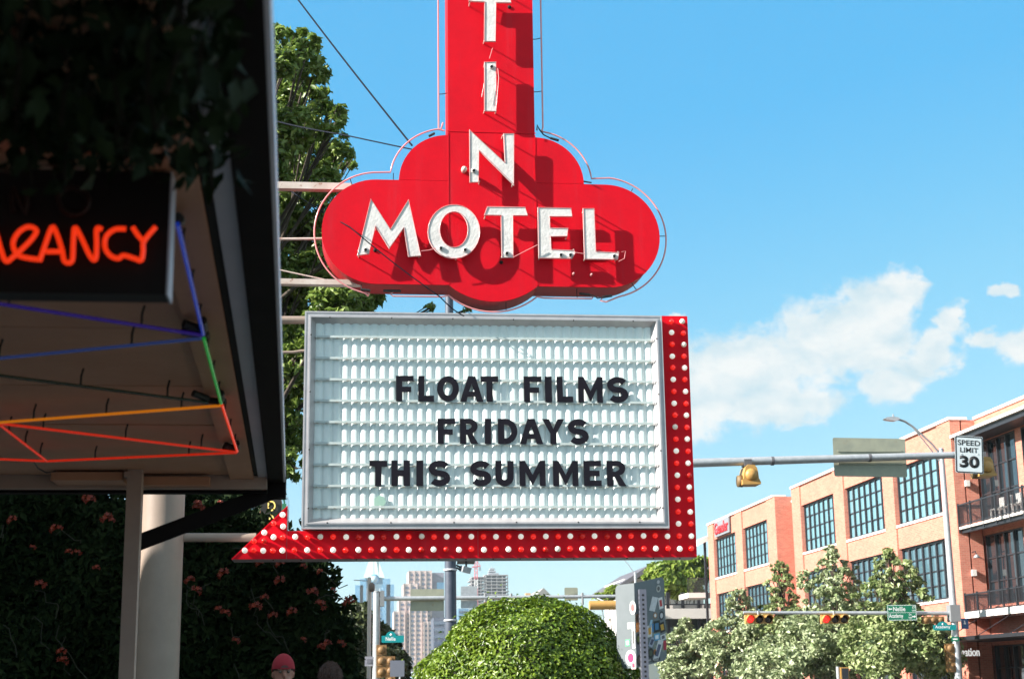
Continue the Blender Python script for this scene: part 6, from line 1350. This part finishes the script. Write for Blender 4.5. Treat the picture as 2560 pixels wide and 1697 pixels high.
def mid_buildings():
    # gabled roof above the bush
    t = thing('gabled_house', 'small grey gabled roof showing just above the bush', 'house'); Y = 150; a, b, c = P(1325, 1502, y=Y), P(1392, 1502, y=Y), P(1358, 1469, y=Y); gr = mat('grey_roof', (.22, .23, .22), (.27, .27, .26), rough=.8, scale=.5)
    MB().box((a.x + .3, Y, 0), (b.x - .3, Y + 8, a.z - .1)).build('wall', mat('grey_siding', (.30, .31, .30), rough=.8), t)
    MB().prism([[(a.x, a.z), (b.x, a.z), (c.x, c.z)]], lambda u, v, d: (u, Y - .3 + d, v), 0, 9).build('roof', gr, t); q = P(1322, 1480, y=Y); MB().box((q.x - .2, Y + 1, a.z - 1), (q.x + .3, Y + 1.6, q.z)).build('chimney', mat('tan_post', (.5, .34, .2)), t); sub(t, (c.x, Y + 4, 0))
    # pavilion beyond the brick building
    t = thing('terrace_building', 'pale building with a wide eaved roof and terraces between the bush and the brick building', 'building'); Y = 128; wl = mat('pale_stucco', (.58, .55, .52), (.52, .49, .47), rough=.8, scale=.3); rf = mat('dark_roof', (.10, .095, .11), rough=.7)
    X = lambda px, py=1500, y=Y: P(px, py, y=y)
    e0, pk, e1 = X(1537, 1477), X(1612, 1416), X(1760, 1416)
    MB().prism([[(e0.x, e0.z), (pk.x, pk.z - .45), (e1.x, e1.z - .45), (e1.x, e1.z), (pk.x, pk.z), (e0.x, e0.z + .4)]], lambda u, v, d: (u, Y - 2 + d, v), 0, 14).build('roof', rf, t)
    w0, w1 = X(1560, 1446), X(1760, 1530); MB().box((w0.x, Y, 0), (w1.x, Y + 10, w0.z)).build('wall', wl, t)
    s0, s1 = X(1650, 1492, 120), X(1785, 1520, 120); MB().box((s0.x, 120, s1.z), (s1.x, 127.5, s1.z + .35)).build('terrace_slab', CONCRETE, t)
    MB().box((s0.x, 120.3, 0), (s1.x, 127, X(1660, 1540, 120).z)).build('base_wall', mat('dark_glazing', (.04, .06, .06), rough=.3), t)
    a0, a1 = X(1650, 1521, 119.5), X(1785, 1545, 119.5); MB().box((a0.x, 119.3, a1.z), (a1.x, 121, a0.z)).build('awning_slab', CONCRETE, t)
    for px in (1668, 1705, 1745, 1765): p = X(px, 1480, 119.8); MB().box((p.x - .12, 119.6, 0), (p.x + .12, 119.85, p.z)).build('post', BLKSTEEL, t)
    MB().box((s0.x, 119.5, X(1700, 1510, 119.5).z - .05), (s1.x, 119.58, X(1700, 1510, 119.5).z + .05)).build('rail', BLKSTEEL, t)
    # balcony against the brick end wall
    r0, r1 = X(1716, 1482, 107.5), X(1774, 1440, 107.5); zb = r0.z
    MB().box((r0.x, 107, zb - .35), (r1.x, 110, zb)).build('balcony_slab', COPING, t)
    zr = zb + 1.05; MB().box((r0.x, 107, zr - .06), (r1.x, 107.08, zr)).build('handrail', BLKSTEEL, t); b = MB()
    for k in range(36): x = r0.x + (r1.x - r0.x) * k / 35; b.box((x - .012, 107.02, zb), (x + .012, 107.05, zr - .06))
    tag(b.build('railing_bars', BLKSTEEL, t), kind='stuff')
    for px in (1761,): p = X(px, 1350, 107); MB().box((p.x - .08, 106.9, 0), (p.x + .08, 107.06, p.z)).build('tall_post', BLKSTEEL, t)
    r2, r3 = X(1742, 1352, 107), X(1776, 1335, 107); MB().add([(r2.x, 106.5, r2.z), (r3.x, 106.5, r3.z), (r3.x, 112, r3.z), (r2.x, 112, r2.z), (r2.x, 106.5, r2.z - .35), (r3.x, 106.5, r3.z - .35), (r3.x, 112, r3.z - .35), (r2.x, 112, r2.z - .35)], [(0, 1, 2, 3), (7, 6, 5, 4), (0, 4, 5, 1), (1, 5, 6, 2), (2, 6, 7, 3), (3, 7, 4, 0)]).build('porch_roof', COPING, t)
    sub(t, (25, 124, 0))
    p = P(1588, 1430, y=115); t = thing('vent_mast', 'short pale pole above the stickered sign', 'pole'); MB().tube([(p.x, 115, 0), (p.x, 115, p.z)], .10, 10).build('pole', GALV, t); MB().tube([P(1588, 1436, y=115), P(1572, 1412, y=115), P(1553, 1390, y=115)], .03, 6).build('stay', GALV, t); sub(t, (p.x, 115, 0))
    # pinkish building behind the vine top
    t = thing('pink_building', 'pinkish beige building glimpsed over the vine behind the strut', 'building'); Y = 62; a, b = P(380, 1228, y=Y), P(662, 1228, y=Y); MB().box((a.x, Y, 0), (b.x, Y + 12, a.z)).build('wall', mat('pink_stucco', (.62, .50, .42), (.56, .45, .38), rough=.8, scale=.5), t)
    for px in (470, 540, 610): p = P(px, 1262, y=Y); MB().box((p.x - .5, Y - .06, p.z - 1.2), (p.x + .5, Y - .002, p.z)).build('window', DARKGLASS, t)
    MB().box((a.x - .2, Y - .25, a.z), (b.x + .2, Y + 12.2, a.z + .25)).build('roof', gr, t); sub(t, ((a.x + b.x) / 2, Y + 6, 0))
    # vertical neon blade with glowing letters
    t = thing('blade_sign', 'black rounded blade sign with glowing yellow letters D and A under the canopy corner', 'neon sign'); Y = 44; a, b = P(650, 1310, y=Y), P(702, 1310, y=Y); zt = P(676, 1232, y=Y).z; w = b.x - a.x; cx = (a.x + b.x) / 2
    pl = [(a.x, a.z - 1.5), (b.x, a.z - 1.5)] + [(cx + w / 2 * math.cos(PI * k / 12), zt - w / 2 + w / 2 * math.sin(PI * k / 12)) for k in range(13)]
    MB().prism([pl], lambda u, v, d: (u, Y + d, v), 0, .3).build('panel', mat('blade_black', (.015, .012, .010), rough=.5), t); MB().prism([[((u - cx) * 1.06 + cx, (v - zt) * 1.01 + zt + .02) for u, v in pl]], lambda u, v, d: (u, Y + .05 + d, v), 0, .2).build('edge_band', mat('copper_band', (.36, .17, .06), rough=.4), t)
    ly = mat('neon_yellow', (.6, .4, .1), rough=.3, emit=(1, .72, .22), estr=.32)
    d0 = P(669, 1277, y=Y - .05); link('letter', text_mesh('D', .22, .30, .02, ly, 0.0), t, (d0.x, Y - .03, d0.z)); d0 = P(668, 1305, y=Y - .05); link('letter', text_mesh('A', .24, .28, .02, ly, 0.0), t, (d0.x, Y - .03, d0.z - .02))
    MB().box((a.x - .8, Y + .1, a.z), (a.x, Y + .2, a.z + .1)).build('bracket', BLKSTEEL, t); MB().tube([(a.x - .8, Y + .15, 0), (a.x - .8, Y + .15, a.z + .3)], .06, 8).build('post', BLKSTEEL, t); sub(t, (cx, Y + .15, 0))
    q = [P(px, py, y=46) for px, py in ((705, 1237), (709, 1246), (711, 1254))]; t = thing('green_lamp', 'thin green curved bracket and small lantern right of the blade sign', 'street lamp'); gm = mat('green_iron', (.02, .16, .08), rough=.5); MB().tube([P(700, 1240, y=46)] + q + [Vector((q[-1].x, 46, q[-1].z - .1))], .03, 6).build('bracket', gm, t); MB().box((q[-1].x - .10, 45.95, q[-1].z - .28), (q[-1].x + .06, 46.05, q[-1].z - .06)).build('lantern', gm, t); MB().tube([(P(700, 1240, y=46).x, 46, 0), P(700, 1240, y=46)], .05, 8).build('post', gm, t); sub(t, (q[0].x, 46, 0))
mid_buildings()

def van():
    def make(label, c, L_, W, H, col, yaw):
        t = thing('parked_van', label, 'van'); bm_ = mat('van_paint_' + str(col), col, rough=.3, coat=.3); dg = DARKGLASS; tyre = mat('tyre', (.02, .02, .02), rough=.8)
        ob = []
        prof = [(-L_ / 2, .35), (L_ / 2, .35), (L_ / 2, 1.0), (L_ / 2 - .7, 1.15), (L_ / 2 - 1.3, H - .1), (L_ / 2 - 1.6, H), (-L_ / 2 + .1, H), (-L_ / 2, H - .15)]
        f = lambda u, v, d: (d, -u, v)
        ob.append(MB().prism([prof], f, -W / 2, W / 2).build('body', bm_, t))
        ob.append(MB().prism([[(L_ / 2 - .78, 1.2), (L_ / 2 - 1.28, H - .18), (L_ / 2 - 1.33, H - .18), (L_ / 2 - .83, 1.2)]], f, -W / 2 + .12, W / 2 - .12).build('windscreen', dg, t))
        for sx in (-1, 1):
            ob.append(MB().box((sx * (W / 2 + .001), -(L_ / 2 - 1.5), 1.25), (sx * (W / 2 + .012), -(L_ / 2 - 2.4), H - .35)).build('side_window', dg, t))
            for y in (L_ / 2 - .9, -L_ / 2 + .9): ob.append(MB().lathe([(.34, -.10), (.36, -.05), (.36, .05), (.34, .10)], (sx * (W / 2 - .08), -y, .36), 'x', 18).build('wheel', tyre, t))
            ob.append(MB().lathe([(.10, -.02), (.10, 0)], (sx * (W / 2 - .3), -L_ / 2 - .001, .75), 'y', 12).build('headlight', mat('headlight', (.7, .7, .68), rough=.1), t))
        t.location = c; t.rotation_euler = (0, 0, yaw)
    p = P(1016, 1690, y=110); make('white delivery van far down the street left of the bush', (p.x, 110, 0), 5.6, 2.0, 2.55, (.62, .66, .70), 0)
    p = P(1000, 1690, y=95); make('pale blue van far down the street beside the grey sign back', (p.x, 98, 0), 5.2, 1.95, 2.15, (.30, .42, .52), 0)
van()

# ================================================================== people
def person(label, loc, yaw, H, cap, hair, shirt, seed):
    """standing figure: one continuous skinned body, with clothing, hair and cap as children"""
    t = thing('person', label, 'person')
    skin = mat('skin', (.30, .14, .10), (.27, .12, .085), rough=.5, scale=30)
    k = H / 1.78
    J = dict(pel=(0, 0, .95, .135), bel=(0, .005, 1.10, .13), che=(0, .01, 1.30, .15), nkb=(0, .01, 1.47, .065), nk=(0, -.005, 1.53, .058), hd=(0, -.015, 1.60, .07), hc=(0, -.01, 1.66, .085),
             shL=(-.17, .01, 1.42, .062), elL=(-.24, .03, 1.14, .042), wrL=(-.26, -.05, .90, .028), haL=(-.262, -.07, .83, .034), shR=(.17, .01, 1.42, .062), elR=(.24, .03, 1.14, .042), wrR=(.26, -.05, .90, .028), haR=(.262, -.07, .83, .034),
             hiL=(-.09, 0, .90, .10), knL=(-.10, -.015, .50, .06), anL=(-.10, .02, .09, .040), foL=(-.11, -.13, .04, .035), hiR=(.09, 0, .90, .10), knR=(.10, -.015, .50, .06), anR=(.10, .02, .09, .040), foR=(.11, -.13, .04, .035))
    E = [('pel', 'bel'), ('bel', 'che'), ('che', 'nkb'), ('nkb', 'nk'), ('nk', 'hd'), ('hd', 'hc'), ('che', 'shL'), ('shL', 'elL'), ('elL', 'wrL'), ('wrL', 'haL'), ('che', 'shR'), ('shR', 'elR'), ('elR', 'wrR'), ('wrR', 'haR'), ('pel', 'hiL'), ('hiL', 'knL'), ('knL', 'anL'), ('anL', 'foL'), ('pel', 'hiR'), ('hiR', 'knR'), ('knR', 'anR'), ('anR', 'foR')]
    names = list(J); me = bpy.data.meshes.new('b'); me.from_pydata([tuple(v * k for v in J[n][:3]) for n in names], [(names.index(a), names.index(b)) for a, b in E], [])
    o = bpy.data.objects.new('b', me); COL.objects.link(o)
    md = o.modifiers.new('s', 'SKIN'); me2 = o.data
    for i, n in enumerate(names): me2.skin_vertices[0].data[i].radius = (J[n][3] * k,) * 2
    me2.skin_vertices[0].data[0].use_root = True
    o.modifiers.new('d', 'SUBSURF').levels = 2
    dg = bpy.context.evaluated_depsgraph_get(); bm = bmesh.new(); ev = bpy.data.meshes.new_from_object(o.evaluated_get(dg)); bm.from_mesh(ev)
    def ellip(c, r, n=20, fn=None):
        vs = [bm.verts.new((0, 0, 0)) for _ in range(0)]
        g = bmesh.ops.create_uvsphere(bm, u_segments=n, v_segments=n - 4, radius=1.0)
        for v in g['verts']:
            q = Vector((v.co.x * r[0], v.co.y * r[1], v.co.z * r[2])); v.co = Vector(c) * k + q * k
    # skull, jaw, nose, brow, ears, mouth, fingers
    ellip((0, 0.005, 1.675), (.076, .096, .110)); ellip((0, -.040, 1.605), (.055, .050, .055)); ellip((0, -.098, 1.640), (.013, .020, .022)); ellip((0, -.092, 1.660), (.008, .013, .028)); ellip((0, -.080, 1.688), (.056, .018, .012))
    ellip((0, -.084, 1.603), (.022, .010, .006)); ellip((-.079, .01, 1.650), (.010, .020, .032)); ellip((.079, .01, 1.650), (.010, .020, .032))
    for sx in (-1, 1):
        for j in range(4): ellip((sx * (.262 + .004 * j), -.105 + .022 * j, .775 - (.012 if j in (1, 2) else 0)), (.009, .010, .042 - .004 * (j == 3)))
        ellip((sx * .250, -.115, .825), (.011, .012, .032))
    bmesh.ops.recalc_face_normals(bm, faces=bm.faces); bm.to_mesh(ev); bm.free(); bpy.data.objects.remove(o)
    o = bpy.data.objects.new('b', ev); COL.objects.link(o); rm = o.modifiers.new('r', 'REMESH'); rm.mode = 'VOXEL'; rm.voxel_size = .0075 * k; rm.use_smooth_shade = True
    sm = o.modifiers.new('m', 'SMOOTH'); sm.iterations = 3; sm.factor = .5
    dg = bpy.context.evaluated_depsgraph_get(); body = bpy.data.meshes.new_from_object(o.evaluated_get(dg)); bpy.data.objects.remove(o)
    body.materials.clear(); body.materials.append(skin); link('body', body, t)
    # clothing: shell of the same body, cut at neck and wrists / waist and ankles
    def shell(name, test, off, m):
        b2 = bmesh.new(); b2.from_mesh(body); b2.normal_update()
        bmesh.ops.delete(b2, geom=[f for f in b2.faces if not test(f.calc_center_median() / k)], context='FACES')
        for v in b2.verts: v.co += v.normal * off
        m_ = bpy.data.meshes.new(name); b2.to_mesh(m_); b2.free(); m_.materials.append(m); link(name, m_, t)
    shell('shirt', lambda c: .88 < c.z < 1.485 - .5 * max(0, .07 - abs(c.x)) and (abs(c.x) < .21 or c.z > 1.17), .012, mat('shirt_' + str(seed), shirt, rough=.85))
    shell('trousers', lambda c: .10 < c.z < .92 and abs(c.x) < .20, .014, mat('trousers', (.03, .035, .05), rough=.85)); shell('shoe', lambda c: c.z < .105, .010, mat('shoes', (.05, .05, .05), rough=.6))
    # eyes
    for sx in (-1, 1): MB().lathe([(.0005, -.013), (.009, -.009), (.0125, 0), (.009, .008)], (sx * .031 * k, -.083 * k, 1.668 * k), 'y', 12).build('eye', mat('eye', (.10, .08, .07), rough=.2), t)
    hm = mat('hair_' + str(seed), hair, tuple(v * 1.6 for v in hair), rough=.6, scale=60)
    def cap_shell(name, m, r, zc, cut, n=28):
        b = MB(); vs = []; rings = 14
        for i in range(rings + 1):
            th = (PI * .62) * i / rings
            for j in range(n):
                ph = 2 * PI * j / n; lump = 1 + (.03 * math.sin(ph * 7 + i) if name == 'hair' else 0)
                z = math.cos(th); q = Vector((math.sin(th) * math.cos(ph) * r[0] * lump, math.sin(th) * math.sin(ph) * r[1] * lump, z * r[2]))
                zl = cut(math.sin(ph)); q.z = max(q.z, zl); vs.append((q.x * k, (q.y + .005) * k, (q.z + zc) * k))
        b.add(vs, [(i * n + j, i * n + (j + 1) % n, (i + 1) * n + (j + 1) % n, (i + 1) * n + j) for i in range(rings) for j in range(n)], True); return b.build(name, m, t)
    if cap:
        cm = mat('cap_red', (.26, .006, .018), (.22, .005, .016), rough=.8, scale=20); o = cap_shell('cap', cm, (.090, .108, .118), 1.690, lambda s_: -.002 if s_ < 0 else -.03)
        # worn backwards: strap opening over the forehead, brim behind
        hl = [(.030 * math.cos(a), .022 * math.sin(a)) for a in [PI * i / 10 for i in range(11)]]
        MB().prism([hl], lambda u, v, d: (u * k, (-.1075 + .22 * (v * v) * 20 * 0 + d) * k, (1.696 + v) * k), -.003, .004).build('strap_opening', mat('opening_dark', (.10, .04, .04), rough=.9), o)
        MB().box((-.034 * k, -.112 * k, 1.688 * k), (.034 * k, -.103 * k, 1.697 * k)).build('strap', cm, o)
        MB().prism([[(.075 * math.cos(a), .09 * math.sin(a)) for a in [PI * i / 12 for i in range(13)]]], lambda u, v, d: (u * k, (.10 + v) * k, (1.672 + d - v * .25) * k), 0, .006).build('brim', cm, o)
        cap_shell('hair', hm, (.083, .102, .100), 1.668, lambda s_: .012 if s_ < -.2 else -.05)
    else:
        o = cap_shell('hair', hm, (.090, .107, .115), 1.680, lambda s_: .02 if s_ < -.3 else -.09)
        rs_ = np.random.RandomState(seed); d = rs_.normal(size=(5200, 3)); d /= np.linalg.norm(d, axis=1)[:, None]; d = d[(d[:, 2] > np.where(d[:, 1] < -.3, .2, -.75))]
        pp = (np.array((0, .005, 1.680)) + d * np.array((.094, .111, .119)) * (1 + rs_.rand(len(d))[:, None] * .07)) * k
        tag(link('hair_strands', leaf_mesh('hair_strands', pp, .055, mat('hair_strand', tuple(v * .6 for v in hair), tuple(v * 2.2 for v in hair), rough=.45, island=True), d, aspect=.10, jitter=.25, droop=1.6, fold=.02), o), kind='stuff')
    t.location = loc; t.rotation_euler = (0, 0, yaw)
p = P(708, 1684, y=12.6); person('man in a backwards red cap facing the camera before the shaded vine', (p.x, 12.6, 0), math.radians(8), 1.84, True, (.03, .018, .012), (.16, .03, .04), 1)
p = P(826, 1690, y=13.2); person('person with dark brown hair seen from behind beside the vine', (p.x, 13.2, 0), math.radians(175), 1.78, False, (.035, .014, .008), (.02, .02, .022), 2)

# ================================================================== summer haze over the city
def haze():
    m = bpy.data.materials.new('haze_air'); m.use_nodes = True; N = m.node_tree.nodes; N.clear()
    out = N.new('ShaderNodeOutputMaterial'); v = N.new('ShaderNodeVolumePrincipled'); v.inputs['Color'].default_value = (0.86, 0.94, 1.0, 1); v.inputs['Density'].default_value = 0.00011; v.inputs['Anisotropy'].default_value = 0.2
    m.node_tree.links.new(v.outputs[0], out.inputs['Volume'])
    tag(MB().box((-1200, -700, -1.5), (1400, 2400, 175)).build('haze', m), kind='stuff')
haze()
